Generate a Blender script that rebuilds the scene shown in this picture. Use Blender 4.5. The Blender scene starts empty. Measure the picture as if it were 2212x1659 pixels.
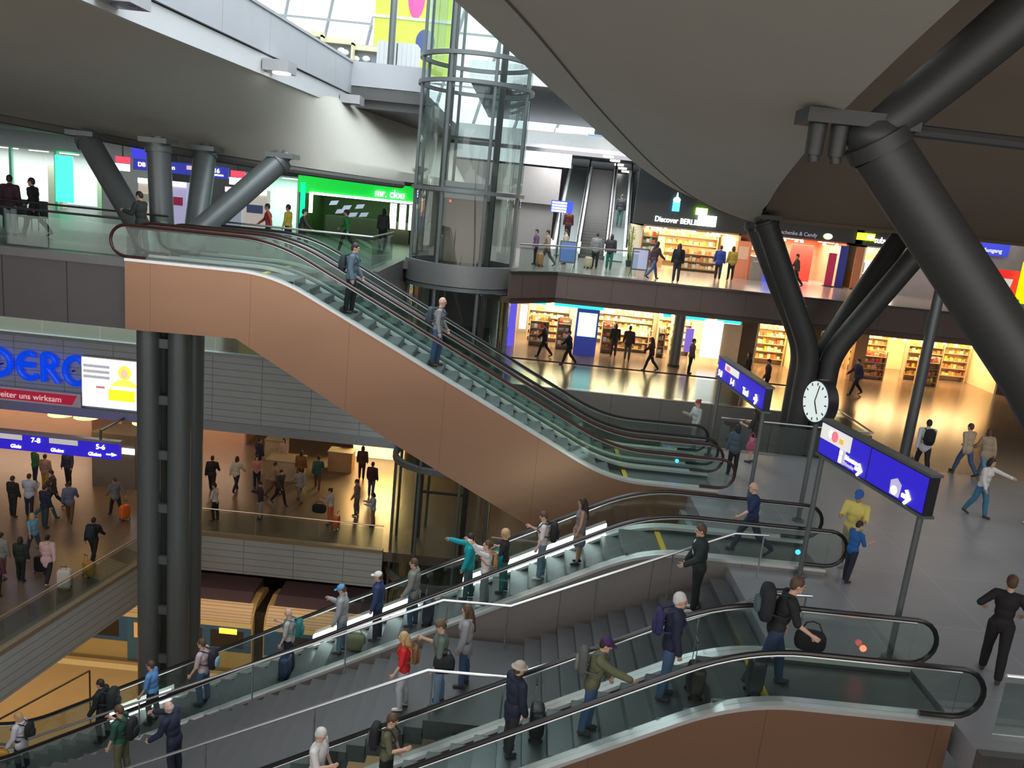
import bpy, bmesh, math, random
from mathutils import Vector, Matrix
random.seed(7)
SC = bpy.context.scene
COL = SC.collection
PI = math.pi

# ---------------------------------------------------------------- camera
cam_d = bpy.data.cameras.new('camera'); cam = bpy.data.objects.new('camera', cam_d); COL.objects.link(cam)
cam_d.sensor_width = 36.0; cam_d.lens = 36.0 * 1750 / 2212; cam_d.clip_end = 400; cam_d.clip_start = 0.05
_p, _r = math.radians(12.8), math.radians(5.8)
fwd = Vector((0, math.cos(_p), -math.sin(_p))); up0 = Vector((0, math.sin(_p), math.cos(_p))); rt0 = Vector((1, 0, 0))
rt = rt0 * math.cos(_r) + up0 * math.sin(_r); up = -rt0 * math.sin(_r) + up0 * math.cos(_r)
cam.matrix_world = Matrix(((rt.x, up.x, -fwd.x, 0), (rt.y, up.y, -fwd.y, 0), (rt.z, up.z, -fwd.z, 7.2), (0, 0, 0, 1)))
SC.camera = cam
# ---------------------------------------------------------------- sky, exposure, large lights
SC.view_settings.view_transform = 'Standard'; SC.view_settings.look = 'None'
SC.view_settings.gamma = 1.0; SC.view_settings.use_curve_mapping = False
SC.view_settings.exposure = 0.0
SC.cycles.max_bounces = 7; SC.cycles.diffuse_bounces = 3; SC.cycles.glossy_bounces = 3
SC.cycles.transmission_bounces = 4; SC.cycles.transparent_max_bounces = 40
SC.cycles.sample_clamp_indirect = 4.0; SC.cycles.use_denoising = True
w = bpy.data.worlds.new('overcast_sky'); SC.world = w; w.use_nodes = True
bg = w.node_tree.nodes['Background']; bg.inputs['Color'].default_value = (0.86, 0.95, 1.0, 1); bg.inputs['Strength'].default_value = 2.2

def area(name, loc, size, power, color, rot=(0, 0, 0), spread=None):
    d = bpy.data.lights.new(name, 'AREA'); d.shape = 'RECTANGLE'; d.size, d.size_y = size
    d.energy = power; d.color = color
    if spread: d.spread = spread
    o = bpy.data.objects.new(name, d); o.location = loc; o.rotation_euler = rot; COL.objects.link(o)
    return o
# daylight through the glass roof above the atrium
area('roof_daylight', (-2.5, 26, 21), (11, 36), 3600, (0.9, 0.97, 1.0), (0, 0, 0))
# ceiling lighting of the decks
area('concourse_lamps', (-10, 38, -3.3), (26, 12), 210, (1.0, 0.72, 0.45))
area('concourse_lamps_left', (-22, 26, -3.3), (14, 12), 150, (1.0, 0.74, 0.5))
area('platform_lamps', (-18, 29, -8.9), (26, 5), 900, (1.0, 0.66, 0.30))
area('gallery_lamps_left', (-19, 33, 7.9), (20, 8), 220, (0.92, 1.0, 0.96))
area('bridge_lamps', (12, 36, 7.85), (22, 5), 420, (1.0, 0.86, 0.7))
area('arcade_lamps', (12, 36, 3.45), (30, 5), 230, (1.0, 0.78, 0.5))
area('hall_lamps', (18, 16, 7.4), (14, 14), 450, (0.97, 0.97, 1.0))
# added unseen fill light from behind the viewer
area('front_fill', (-4, -7.6, 7.5), (56, 13), 5200, (1.0, 0.95, 0.90), (PI / 2, 0, 0))
area('hall_level_lamps_left', (-18, 34, 2.8), (16, 4), 260, (0.95, 1.0, 0.95))
# daylight over the far stairs
area('far_roof_daylight', (3.5, 44.3, 9.7), (6.5, 3), 650, (0.95, 0.98, 1.0), (math.radians(20), 0, 0))
# ---------------------------------------------------------------- materials
MATS = {}
def mat(name, col, rough=0.55, metal=0.0, emit=None, estr=0.0, var=0.08, scale=6.0, bump=0.0, spec=0.5):
    """a Principled material whose colour is broken up by a noise texture"""
    if name in MATS: return MATS[name]
    m = bpy.data.materials.new(name); m.use_nodes = True; nt = m.node_tree; b = nt.nodes['Principled BSDF']
    tc = nt.nodes.new('ShaderNodeTexCoord'); nz = nt.nodes.new('ShaderNodeTexNoise'); nz.inputs['Scale'].default_value = scale
    nz.inputs['Detail'].default_value = 3
    rp = nt.nodes.new('ShaderNodeValToRGB')
    a = [max(0, c * (1 - var)) for c in col[:3]] + [1]; z = [min(1, c * (1 + var)) for c in col[:3]] + [1]
    rp.color_ramp.elements[0].color = a; rp.color_ramp.elements[1].color = z
    nt.links.new(tc.outputs['Object'], nz.inputs['Vector']); nt.links.new(nz.outputs['Fac'], rp.inputs['Fac'])
    nt.links.new(rp.outputs['Color'], b.inputs['Base Color'])
    b.inputs['Roughness'].default_value = rough; b.inputs['Metallic'].default_value = metal
    b.inputs['Specular IOR Level'].default_value = spec
    if bump:
        bp = nt.nodes.new('ShaderNodeBump'); bp.inputs['Strength'].default_value = bump; bp.inputs['Distance'].default_value = 0.02
        nt.links.new(nz.outputs['Fac'], bp.inputs['Height']); nt.links.new(bp.outputs['Normal'], b.inputs['Normal'])
    if emit:
        b.inputs['Emission Color'].default_value = (*emit, 1); b.inputs['Emission Strength'].default_value = estr
    MATS[name] = m
    return m
def lined(name, col, dark, rough, metal, sx, sy, sz, width=0.02, tint=0.06, noise=3.0, stretch=None):
    """panelled surface: straight joints every sx/sy/sz metres (0 = none) over a mottled colour"""
    if name in MATS: return MATS[name]
    m = bpy.data.materials.new(name); m.use_nodes = True; nt = m.node_tree; L = nt.links.new; b = nt.nodes['Principled BSDF']
    tc = nt.nodes.new('ShaderNodeTexCoord'); sp = nt.nodes.new('ShaderNodeSeparateXYZ'); L(tc.outputs['Object'], sp.inputs[0])
    last = None
    for ax, s in zip('XYZ', (sx, sy, sz)):
        if not s: continue
        d = nt.nodes.new('ShaderNodeMath'); d.operation = 'DIVIDE'; L(sp.outputs[ax], d.inputs[0]); d.inputs[1].default_value = s
        f = nt.nodes.new('ShaderNodeMath'); f.operation = 'FRACT'; L(d.outputs[0], f.inputs[0])
        c = nt.nodes.new('ShaderNodeMath'); c.operation = 'LESS_THAN'; L(f.outputs[0], c.inputs[0]); c.inputs[1].default_value = width / s
        if last is None: last = c
        else:
            mx = nt.nodes.new('ShaderNodeMath'); mx.operation = 'MAXIMUM'; L(last.outputs[0], mx.inputs[0]); L(c.outputs[0], mx.inputs[1]); last = mx
    nz = nt.nodes.new('ShaderNodeTexNoise'); nz.inputs['Scale'].default_value = noise; nz.inputs['Detail'].default_value = 4
    if stretch:
        mp = nt.nodes.new('ShaderNodeMapping'); mp.inputs['Scale'].default_value = stretch
        L(tc.outputs['Object'], mp.inputs['Vector']); L(mp.outputs['Vector'], nz.inputs['Vector'])
    else: L(tc.outputs['Object'], nz.inputs['Vector'])
    rp = nt.nodes.new('ShaderNodeValToRGB')
    rp.color_ramp.elements[0].color = [c * (1 - tint) for c in col] + [1]; rp.color_ramp.elements[1].color = [min(1, c * (1 + tint)) for c in col] + [1]
    L(nz.outputs['Fac'], rp.inputs['Fac'])
    mix = nt.nodes.new('ShaderNodeMix'); mix.data_type = 'RGBA'
    if last is not None: L(last.outputs[0], mix.inputs['Factor'])
    else: mix.inputs['Factor'].default_value = 0
    L(rp.outputs['Color'], mix.inputs['A']); mix.inputs['B'].default_value = (*dark, 1)
    L(mix.outputs['Result'], b.inputs['Base Color'])
    b.inputs['Roughness'].default_value = rough; b.inputs['Metallic'].default_value = metal
    MATS[name] = m
    return m
def glass(name, tint, refl=0.10, rough=0.03):
    """thin architectural glass: tinted see-through plus fresnel mirror"""
    if name in MATS: return MATS[name]
    m = bpy.data.materials.new(name); m.use_nodes = True; nt = m.node_tree; L = nt.links.new
    nt.nodes.remove(nt.nodes['Principled BSDF']); out = nt.nodes['Material Output']
    t = nt.nodes.new('ShaderNodeBsdfTransparent'); t.inputs['Color'].default_value = (*tint, 1)
    g = nt.nodes.new('ShaderNodeBsdfGlossy'); g.inputs['Roughness'].default_value = rough; g.inputs['Color'].default_value = (0.9, 0.95, 0.93, 1)
    lw = nt.nodes.new('ShaderNodeLayerWeight'); lw.inputs['Blend'].default_value = 0.35
    mu = nt.nodes.new('ShaderNodeMath'); mu.operation = 'MULTIPLY_ADD'; mu.inputs[1].default_value = 0.4; mu.inputs[2].default_value = refl
    mu.use_clamp = True
    L(lw.outputs['Fresnel'], mu.inputs[0])
    mx = nt.nodes.new('ShaderNodeMixShader'); L(mu.outputs[0], mx.inputs[0]); L(t.outputs[0], mx.inputs[1]); L(g.outputs[0], mx.inputs[2])
    L(mx.outputs[0], out.inputs['Surface']); MATS[name] = m
    return m
def emis(name, col, s):
    return mat(name, [min(1, c) for c in col], 0.5, 0, emit=col, estr=s, var=0.02)
# ---------------------------------------------------------------- mesh helpers
class MB:
    """collects shapes and links them as one mesh object"""
    def __init__(s): s.v = []; s.f = []
    def add(s, vs, fs):
        k = len(s.v); s.v += [tuple(v) for v in vs]; s.f += [tuple(k + i for i in f) for f in fs]; return s
    def box(s, x0, x1, y0, y1, z0, z1):
        vs = [(x, y, z) for z in (z0, z1) for y in (y0, y1) for x in (x0, x1)]
        return s.add(vs, [(0, 2, 3, 1), (4, 5, 7, 6), (0, 1, 5, 4), (2, 6, 7, 3), (0, 4, 6, 2), (1, 3, 7, 5)])
    def bar(s, a, b, w, h, up=(0, 0, 1)):
        a, b = Vector(a), Vector(b); d = (b - a).normalized(); u = Vector(up)
        if abs(d.dot(u)) > 0.99: u = Vector((0, 1, 0))
        x = d.cross(u).normalized() * w / 2; y = x.cross(d).normalized() * h / 2
        vs = [a - x - y, a + x - y, a + x + y, a - x + y, b - x - y, b + x - y, b + x + y, b - x + y]
        return s.add(vs, [(3, 2, 1, 0), (4, 5, 6, 7), (0, 1, 5, 4), (1, 2, 6, 5), (2, 3, 7, 6), (3, 0, 4, 7)])
    def tube(s, pts, r, n=10, cap=True):
        pts = [Vector(p) for p in pts]; rs = r if isinstance(r, (list, tuple)) else [r] * len(pts)
        rings = []; k0 = len(s.v); prev = None
        for i, p in enumerate(pts):
            d = (pts[min(i + 1, len(pts) - 1)] - pts[max(i - 1, 0)])
            d = d.normalized() if d.length > 1e-9 else Vector((0, 0, 1))
            if prev is None:
                u = Vector((0, 0, 1)) if abs(d.z) < 0.9 else Vector((0, 1, 0)); x = d.cross(u).normalized()
            else: x = (prev - d * prev.dot(d)).normalized()
            prev = x; y = d.cross(x)
            rings.append([p + x * math.cos(2 * PI * j / n) * rs[i] + y * math.sin(2 * PI * j / n) * rs[i] for j in range(n)])
        vs = [v for rg in rings for v in rg]; fs = []
        for i in range(len(pts) - 1):
            for j in range(n): fs.append((i * n + j, i * n + (j + 1) % n, (i + 1) * n + (j + 1) % n, (i + 1) * n + j))
        if cap: fs += [tuple(reversed(range(n))), tuple((len(pts) - 1) * n + j for j in range(n))]
        return s.add(vs, fs)
    def prism(s, poly, axis, a, b):
        """polygon in the two other axes, extruded along axis from a to b"""
        n = len(poly)
        def P(p, t): return {'y': (p[0], t, p[1]), 'z': (p[0], p[1], t), 'x': (t, p[0], p[1])}[axis]
        vs = [P(p, a) for p in poly] + [P(p, b) for p in poly]
        return s.add(vs, [tuple(range(n)), tuple(reversed(range(n, 2 * n)))] + [(i, n + i, n + (i + 1) % n, (i + 1) % n) for i in range(n)])
    def strip(s, lo, hi, axis_y0, axis_y1):
        """closed band between polylines lo and hi (x,z) from y0 to y1"""
        n = len(lo); vs = []
        for y in (axis_y0, axis_y1): vs += [(p[0], y, p[1]) for p in lo] + [(p[0], y, p[1]) for p in hi]
        fs = []
        for i in range(n - 1):
            fs += [(i, i + 1, n + i + 1, n + i), (2 * n + i, 3 * n + i, 3 * n + i + 1, 2 * n + i + 1),
                   (i, 2 * n + i, 2 * n + i + 1, i + 1), (n + i, n + i + 1, 3 * n + i + 1, 3 * n + i)]
        fs += [(0, n, 3 * n, 2 * n), (n - 1, 3 * n - 1, 4 * n - 1, 2 * n - 1)]
        return s.add(vs, fs)
    def grid(s, rows):
        m, n = len(rows), len(rows[0]); vs = [p for r in rows for p in r]
        return s.add(vs, [(i * n + j, i * n + j + 1, (i + 1) * n + j + 1, (i + 1) * n + j) for i in range(m - 1) for j in range(n - 1)])
    def lathe(s, prof, c, n=24, a0=0, a1=2 * PI):
        full = abs(a1 - a0 - 2 * PI) < 1e-6; k = n if full else n + 1
        vs = [(c[0] + r * math.cos(a0 + (a1 - a0) * j / n), c[1] + r * math.sin(a0 + (a1 - a0) * j / n), z) for r, z in prof for j in range(k)]
        fs = []
        for i in range(len(prof) - 1):
            for j in range(n):
                q = (j + 1) % k; fs.append((i * k + j, i * k + q, (i + 1) * k + q, (i + 1) * k + j))
        return s.add(vs, fs)
    def ell(s, c, r, n=12, m=8):
        prof = [(math.sin(PI * i / m), -math.cos(PI * i / m)) for i in range(m + 1)]; k0 = len(s.v)
        vs = [(c[0] + r[0] * a * math.cos(2 * PI * j / n), c[1] + r[1] * a * math.sin(2 * PI * j / n), c[2] + r[2] * z) for a, z in prof for j in range(n)]
        fs = [(i * n + j, i * n + (j + 1) % n, (i + 1) * n + (j + 1) % n, (i + 1) * n + j) for i in range(m) for j in range(n)]
        return s.add(vs, fs)
    def build(s, name, m, parent=None, smooth=False, label=None):
        me = bpy.data.meshes.new(name); off = WLOC.get(parent.name, (0, 0, 0)) if parent else (0, 0, 0)
        me.from_pydata([(v[0] - off[0], v[1] - off[1], v[2] - off[2]) for v in s.v], [], s.f)
        me.validate(); bm = bmesh.new(); bm.from_mesh(me)
        bmesh.ops.remove_doubles(bm, verts=bm.verts, dist=1e-5); bmesh.ops.recalc_face_normals(bm, faces=bm.faces)
        bm.to_mesh(me); bm.free()
        if smooth: me.polygons.foreach_set('use_smooth', [True] * len(me.polygons))
        o = bpy.data.objects.new(name, me); COL.objects.link(o)
        if isinstance(m, (list, tuple)):
            for q in m: me.materials.append(q)
        else: me.materials.append(m)
        if smooth:
            try: me.set_sharp_from_angle(angle=math.radians(40))
            except Exception: pass
        WLOC[o.name] = off
        if parent: o.parent = parent
        if label: o['label'] = label
        return o
WLOC = {}
def thing(name, label, cat, loc=(0, 0, 0), group=None, kind=None):
    o = bpy.data.objects.new(name, None); COL.objects.link(o); o.location = loc; o.empty_display_size = 0.2
    o['label'] = label; o['category'] = cat
    if group: o['group'] = group
    if kind: o['kind'] = kind
    WLOC[o.name] = tuple(loc)
    return o
def tag(o, label, cat, group=None, kind=None):
    o['label'] = label; o['category'] = cat
    if group: o['group'] = group
    if kind: o['kind'] = kind
    return o
def struct(mb, name, m, label=None, smooth=False):
    o = mb.build(name, m, None, smooth); o['kind'] = 'structure'
    if label: o['label'] = label
    return o
def copy_tree(o, parent=None):
    c = o.copy(); COL.objects.link(c)
    if parent: c.parent = parent
    for ch in list(o.children): copy_tree(ch, c)
    return c
def text(s, size, m, parent, loc, rot=(PI / 2, 0, 0), ext=0.01, name='lettering', align='LEFT', sx=1.0):
    cu = bpy.data.curves.new(name, 'FONT'); cu.body = s; cu.size = size; cu.extrude = ext; cu.align_x = align
    t = bpy.data.objects.new(name, cu); COL.objects.link(t)
    me = bpy.data.meshes.new_from_object(t.evaluated_get(bpy.context.evaluated_depsgraph_get()))
    bpy.data.objects.remove(t); o = bpy.data.objects.new(name, me); COL.objects.link(o)
    me.materials.clear(); me.materials.append(m); off = WLOC.get(parent.name, (0, 0, 0)) if parent else (0, 0, 0)
    o.location = tuple(a - b for a, b in zip(loc, off)); o.rotation_euler = rot; o.scale = (sx, 1, 1)
    if parent: o.parent = parent
    return o
# ---------------------------------------------------------------- levels (metres): lower hall, hall, gallery, upper gallery
ZA, ZB, ZC, ZD, ZU = 4.6, 0.0, -7.0, -15.1, 9.9
granite = lined('dark_granite', (0.060, 0.062, 0.065), (0.035, 0.035, 0.04), 0.42, 0, 1.6, 1.6, 0, 0.015, 0.15, 1.2)
granite_hall = lined('grey_granite', (0.27, 0.275, 0.295), (0.36, 0.36, 0.37), 0.30, 0, 2.4, 2.4, 0, 0.02, 0.14, 0.8)
granite_low = lined('brown_granite', (0.16, 0.125, 0.10), (0.09, 0.07, 0.06), 0.30, 0, 1.8, 1.8, 0, 0.02, 0.2, 0.8)
alu = lined('ribbed_aluminium', (0.52, 0.56, 0.575), (0.20, 0.22, 0.23), 0.45, 0.25, 2.0, 0, 0.28, 0.022, 0.07, 2.0)
dkpanel = lined('dark_panel', (0.115, 0.108, 0.11), (0.03, 0.03, 0.03), 0.45, 0.2, 1.7, 0, 0, 0.03, 0.1, 2.0)
brpanel = lined('brown_panel', (0.12, 0.085, 0.075), (0.05, 0.035, 0.03), 0.5, 0.1, 1.7, 0, 0, 0.02, 0.1, 2.0)
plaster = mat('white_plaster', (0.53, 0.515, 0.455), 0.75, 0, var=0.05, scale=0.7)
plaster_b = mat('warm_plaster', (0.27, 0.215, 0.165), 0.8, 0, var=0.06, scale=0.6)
concrete = mat('pale_fascia', (0.62, 0.63, 0.64), 0.6, 0, var=0.05, scale=1.2)
parapet_g = lined('grey_parapet', (0.44, 0.45, 0.48), (0.25, 0.25, 0.27), 0.55, 0.1, 0, 3.0, 0, 0.02, 0.05, 1.5)
steel = mat('brushed_steel', (0.55, 0.57, 0.58), 0.32, 0.9, var=0.08, scale=9)
dsteel = mat('painted_steel', (0.048, 0.050, 0.050), 0.5, 0.2, var=0.10, scale=5)
gsteel = mat('grey_painted_steel', (0.15, 0.168, 0.172), 0.40, 0.4, var=0.08, scale=5)
black = mat('black_void', (0.018, 0.016, 0.016), 0.6, 0)
rubber = mat('black_rubber', (0.015, 0.014, 0.014), 0.28, 0, var=0.1)
gl = glass('clear_glass', (0.84, 0.90, 0.88), 0.01)
gl_dark = glass('tinted_glass', (0.72, 0.78, 0.76), 0.02)

# floors
b = MB()
b.prism([(7.35, 10.6), (46, 10.6), (46, 25.2), (5.0, 25.2), (5.0, 12.9), (7.35, 12.9)], 'z', -0.5, 0); struct(b, 'floor_hall', granite_hall, 'grey granite floor of the ticket hall with pale joints')
b = MB(); b.prism([(11.6, 25.2), (46, 25.2), (46, 31.7), (11.6, 31.7)], 'z', -0.5, 0).prism([(-40, 31.7), (46, 31.7), (46, 46), (-40, 46)], 'z', -0.5, 0)
struct(b, 'floor_arcade', lined('warm_granite', (0.155, 0.115, 0.09), (0.08, 0.06, 0.05), 0.2, 0, 1.8, 1.8, 0, 0.02, 0.15, 0.8), 'polished floor in front of the lower shops')
b = MB(); b.prism([(-40, 21.2), (-10.3, 21.2), (-10.3, 25.0), (-4.6, 25.0), (-4.6, 46), (-40, 46)], 'z', ZA - 0.4, ZA); struct(b, 'floor_gallery', granite, 'dark polished floor of the left gallery')
b = MB(); b.prism([(-0.3, 29.3), (1.3, 31.0), (46, 31.0), (46, 46), (-4.6, 46), (-4.6, 33.2), (-0.3, 33.2)], 'z', ZA - 0.4, ZA)
struct(b, 'floor_bridge', lined('pale_granite', (0.30, 0.27, 0.25), (0.18, 0.16, 0.15), 0.2, 0, 1.8, 1.8, 0, 0.02, 0.12, 0.8), 'polished floor of the shop gallery across the hall')
b = MB(); b.prism([(-40, 30.0), (6, 30.0), (6, 60), (-40, 60)], 'z', ZC - 0.4, ZC).prism([(-40, 16), (-14.9, 16), (-12.3, 30.0), (-40, 30.0)], 'z', ZC - 0.4, ZC)
b.box(-17, -12.0, 9, 18.4, ZC - 1.4, ZC - 1.0)
struct(b, 'floor_concourse', granite_low, 'brown stone floor of the lower concourse')
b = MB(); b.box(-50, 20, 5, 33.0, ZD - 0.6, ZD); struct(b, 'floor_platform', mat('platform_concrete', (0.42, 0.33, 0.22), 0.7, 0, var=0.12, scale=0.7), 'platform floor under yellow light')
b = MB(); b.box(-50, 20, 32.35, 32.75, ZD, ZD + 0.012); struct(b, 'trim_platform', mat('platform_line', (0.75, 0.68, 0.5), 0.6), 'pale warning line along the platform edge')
b = MB(); b.box(-50, 20, 33.0, 42, ZD - 1.6, ZD - 1.2).box(-50, 20, 41, 41.6, ZD - 1.4, ZC - 0.5).box(-50, -49.5, 0, 41, ZD - 1.4, ZC); struct(b, 'wall_track', black, 'dark track trench wall')
# fascias
b = MB(); b.box(-40, -10.3, 21.05, 21.2, 2.85, 4.62); struct(b, 'wall_gallery_fascia', dkpanel, 'dark panelled edge of the left gallery')
b = MB(); b.box(-40, -10.3, 20.95, 21.25, 4.5, 4.72); struct(b, 'trim_gallery_edge', mat('edge_grey', (0.16, 0.165, 0.165), 0.35, 0.6), 'grey metal capping along the left gallery edge')
b = MB(); b.box(-10.3, -4.6, 24.85, 25.0, 2.85, 4.62).box(-4.6, -4.45, 25, 33, 2.85, 4.62); struct(b, 'wall_gallery_return', dkpanel)
b = MB(); b.prism([(-0.42, 29.15), (1.3, 30.85), (46, 30.85), (46, 31.0), (1.24, 31.0), (-0.5, 29.3)], 'z', 3.72, 4.62); struct(b, 'wall_bridge_fascia', brpanel, 'dark brown panelled edge of the shop gallery')
b = MB(); b.prism([(-0.42, 29.1), (1.3, 30.78), (46, 30.78), (46, 31.0), (1.24, 31.0), (-0.5, 29.3)], 'z', 4.62, 4.70); struct(b, 'trim_bridge_edge', mat('edge_dark', (0.07, 0.065, 0.065), 0.4, 0.5))
b = MB(); b.box(-.25, 11.6, 31.5, 31.7, -2.9, 0.02); struct(b, 'wall_arcade_front', lined('taupe_panel', (0.20, 0.185, 0.17), (0.09, 0.08, 0.075), 0.5, 0.2, 2.0, 0, 1.4, 0.02, 0.07, 2.0), 'taupe panelled edge of the floor before the lower shops')
b = MB(); b.box(-40, -4.45, 31.5, 31.7, -2.9, 0.02); struct(b, 'wall_arcade_fascia', alu, 'ribbed aluminium edge of the hall floor across the void')
b = MB()
for q0, q1 in ((-40, -4.45),): b.box(q0, q1, 31.35, 31.72, -3.1, -2.72).box(q0, q1, 31.42, 31.72, -0.02, 0.12)
struct(b, 'trim_arcade_edge', mat('pale_metal_edge', (0.42, 0.46, 0.49), 0.4, 0.5), 'pale metal edging above and below the ribbed panels')
b = MB(); b.box(11.45, 11.6, 25.2, 31.5, -2.9, 0.02).box(5, 11.5, 25.2, 25.35, -2.9, 0.02).box(4.85, 5.0, 12.9, 25.3, -2.9, -0.5); struct(b, 'wall_void', alu)
b = MB(); b.box(7.35, 46, 10.45, 10.6, -1.2, 0.02); struct(b, 'wall_hall_fascia', dkpanel, 'dark front edge of the hall floor')
b = MB(); b.box(-12.3, -4.45, 29.85, 30.0, -8.5, -7.0).box(-.25, 6, 29.85, 30.0, -8.5, -7.0); b.prism([(-14.9, 16), (-14.75, 15.95), (-12.15, 29.95), (-12.3, 30)], 'z', -8.5, -7.0); struct(b, 'wall_concourse_fascia', alu, 'ribbed metal edge of the lower concourse')
b = MB(); b.box(-12.3, -4.45, 29.8, 30.05, -7.0, -6.86).box(-.25, 6, 29.8, 30.05, -7.0, -6.86); b.prism([(-14.95, 15.9), (-14.75, 15.9), (-12.1, 29.9), (-12.35, 30)], 'z', -7.0, -6.86); struct(b, 'trim_concourse_edge', mat('warm_edge', (0.36, 0.29, 0.20), 0.45, 0.4))
# ceilings under decks
b = MB(); b.box(-40, -10.4, 21.2, 46, 2.85, 3.0).box(-10.4, -4.5, 25, 46, 2.85, 3.0); struct(b, 'ceiling_left', mat('grey_soffit', (0.2, 0.2, 0.2), 0.7))
b = MB(); b.prism([(-0.3, 29.4), (1.3, 31.0), (46, 31.0), (46, 46), (-4.6, 46), (-4.6, 33)], 'z', 3.5, 3.7); struct(b, 'ceiling_arcade', mat('brown_soffit', (0.10, 0.065, 0.05), 0.6), 'dark brown ceiling above the lower shops')
b = MB(); b.box(-40, 6, 31.7, 60, -3.1, -2.9); struct(b, 'ceiling_concourse', mat('dark_soffit', (0.10, 0.085, 0.07), 0.7))
# back walls
b = MB(); b.box(-40, -4.5, 45.9, 46.1, -0.5, 3.0).box(-4.5, 46, 45.9, 46.1, -0.5, 3.6); struct(b, 'wall_arcade_back', mat('dark_wall', (0.10, 0.085, 0.075), 0.7))
b = MB(); b.box(-40, 6, 59, 59.3, -7, -2.9).box(6, 6.3, 30, 59, -7, -2.9).box(5, 5.3, 5, 30, ZD, -2.9); struct(b, 'wall_concourse_back', mat('brown_wall', (0.16, 0.12, 0.09), 0.7))

# ---------------------------------------------------------------- curved shells
def lerp(a, b, t): return tuple(x + (y - x) * t for x, y in zip(a, b))
def curve(pts, n):
    """smooth curve through control points"""
    out = []; m = len(pts) - 1
    for i in range(n):
        t = i / (n - 1) * m; k = min(int(t), m - 1); u = t - k
        p0, p1, p2, p3 = pts[max(k - 1, 0)], pts[k], pts[k + 1], pts[min(k + 2, m)]
        out.append(tuple(0.5 * (2 * b_ + (c - a) * u + (2 * a - 5 * b_ + 4 * c - d) * u * u + (3 * b_ - a - 3 * c + d) * u ** 3) for a, b_, c, d in zip(p0, p1, p2, p3)))
    return out
def shell(lo, hi, n, m, bulge, bdir):
    A_, B_ = curve(lo, n), curve(hi, n); rows = []
    for i in range(n):
        rows.append([tuple(c + bulge * math.sin(PI * j / (m - 1)) * d for c, d in zip(lerp(A_[i], B_[i], j / (m - 1)), bdir)) for j in range(m)])
    return rows
lo = [(-27, 24.5, 8.9), (-21, 25.5, 8.55), (-14.6, 26.6, 8.0), (-11.0, 27.2, 7.72), (-8.2, 28, 7.56), (-5.4, 31, 7.45), (-4.0, 38, 7.45), (-3.2, 58, 7.55)]
hi = [(-8.7, 7, 9.9), (-8.45, 12, 9.9), (-8.3, 17, 9.9), (-7.95, 22, 9.9), (-7.6, 27, 9.9), (-7.3, 31.5, 9.9), (-6.2, 39, 9.9), (-3.2, 58, 9.9)]
rows = shell(lo, hi, 64, 24, 0.0, (0, 0, 1))
bb = MB(); bb.grid(rows); top = [[(p[0], p[1], p[2] + 0.35) for p in r] for r in rows]; bb.grid(top)
bb.grid([rows_i for rows_i in ([r[0] for r in rows], [r[0] for r in top])])
struct(bb, 'ceiling_left_shell', plaster, 'smooth curved white underside of the upper gallery', smooth=True)
r1 = [(-2.9, 7.0, 9.95), (-1.6, 11.6, 9.9), (0.45, 20, 9.60), (2.5, 24, 8.75), (4.2, 26, 8.08), (5.9, 27.3, 7.66), (7.7, 28.45, 7.42)]
r2 = [(2.3, 4.2, 8.75), (3.0, 7.5, 8.68), (3.75, 11.3, 8.45), (5.0, 17.0, 8.05), (6.2, 21.9, 7.75), (7.0, 25.3, 7.57), (7.95, 28.5, 7.40)]
rows = shell(r1, r2, 60, 24, -0.2, (0.2, 0, 1))
bb = MB(); bb.grid(rows); top = [[(p[0], p[1], p[2] + 0.5) for p in r] for r in rows]; bb.grid(top); bb.grid([[r[0] for r in rows], [r[0] for r in top]])
struct(bb, 'ceiling_right_shell', plaster, 'smooth curved white underside of the bridge overhead', smooth=True)
jt = [lerp(rows[i][6], rows[i][7], 0.3 * i / 59) for i in range(0, 52)]
bb = MB(); bb.tube([(p[0], p[1], p[2] - 0.005) for p in jt], 0.022, 6); struct(bb, 'trim_shell_joint', mat('joint_grey', (0.16, 0.15, 0.14), 0.8), 'thin joint running along the right shell', smooth=True)
# flat warm ceiling right of the fold line
R2 = curve(r2, 40)
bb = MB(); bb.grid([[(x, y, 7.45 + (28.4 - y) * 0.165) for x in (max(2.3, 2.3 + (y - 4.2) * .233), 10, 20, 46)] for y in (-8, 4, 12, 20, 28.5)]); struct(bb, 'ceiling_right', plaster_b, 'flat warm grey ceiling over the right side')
bb = MB(); bb.box(7.9, 46, 28.4, 29.2, 7.35, 8.1).box(7.9, 46, 29.2, 46, 7.95, 8.15); struct(bb, 'ceiling_shops', mat('brown_lath', (0.13, 0.095, 0.06), 0.6), 'dark brown ceiling over the upper shops')
# left gallery ceiling behind the shell
bb = MB(); bb.box(-40, -7.6, 30.5, 46, 8.0, 8.2); struct(bb, 'ceiling_gallery', mat('grey_ceiling', (0.22, 0.23, 0.22), 0.7))
bb = MB(); bb.tube([(p[0], p[1] + 0.15, p[2] - 0.12) for p in curve(lo, 40)][:30], 0.14, 8); struct(bb, 'trim_shell_edge', mat('edge_beam', (0.10, 0.10, 0.09), 0.6), 'dark rounded edge under the left shell', smooth=True)

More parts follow.
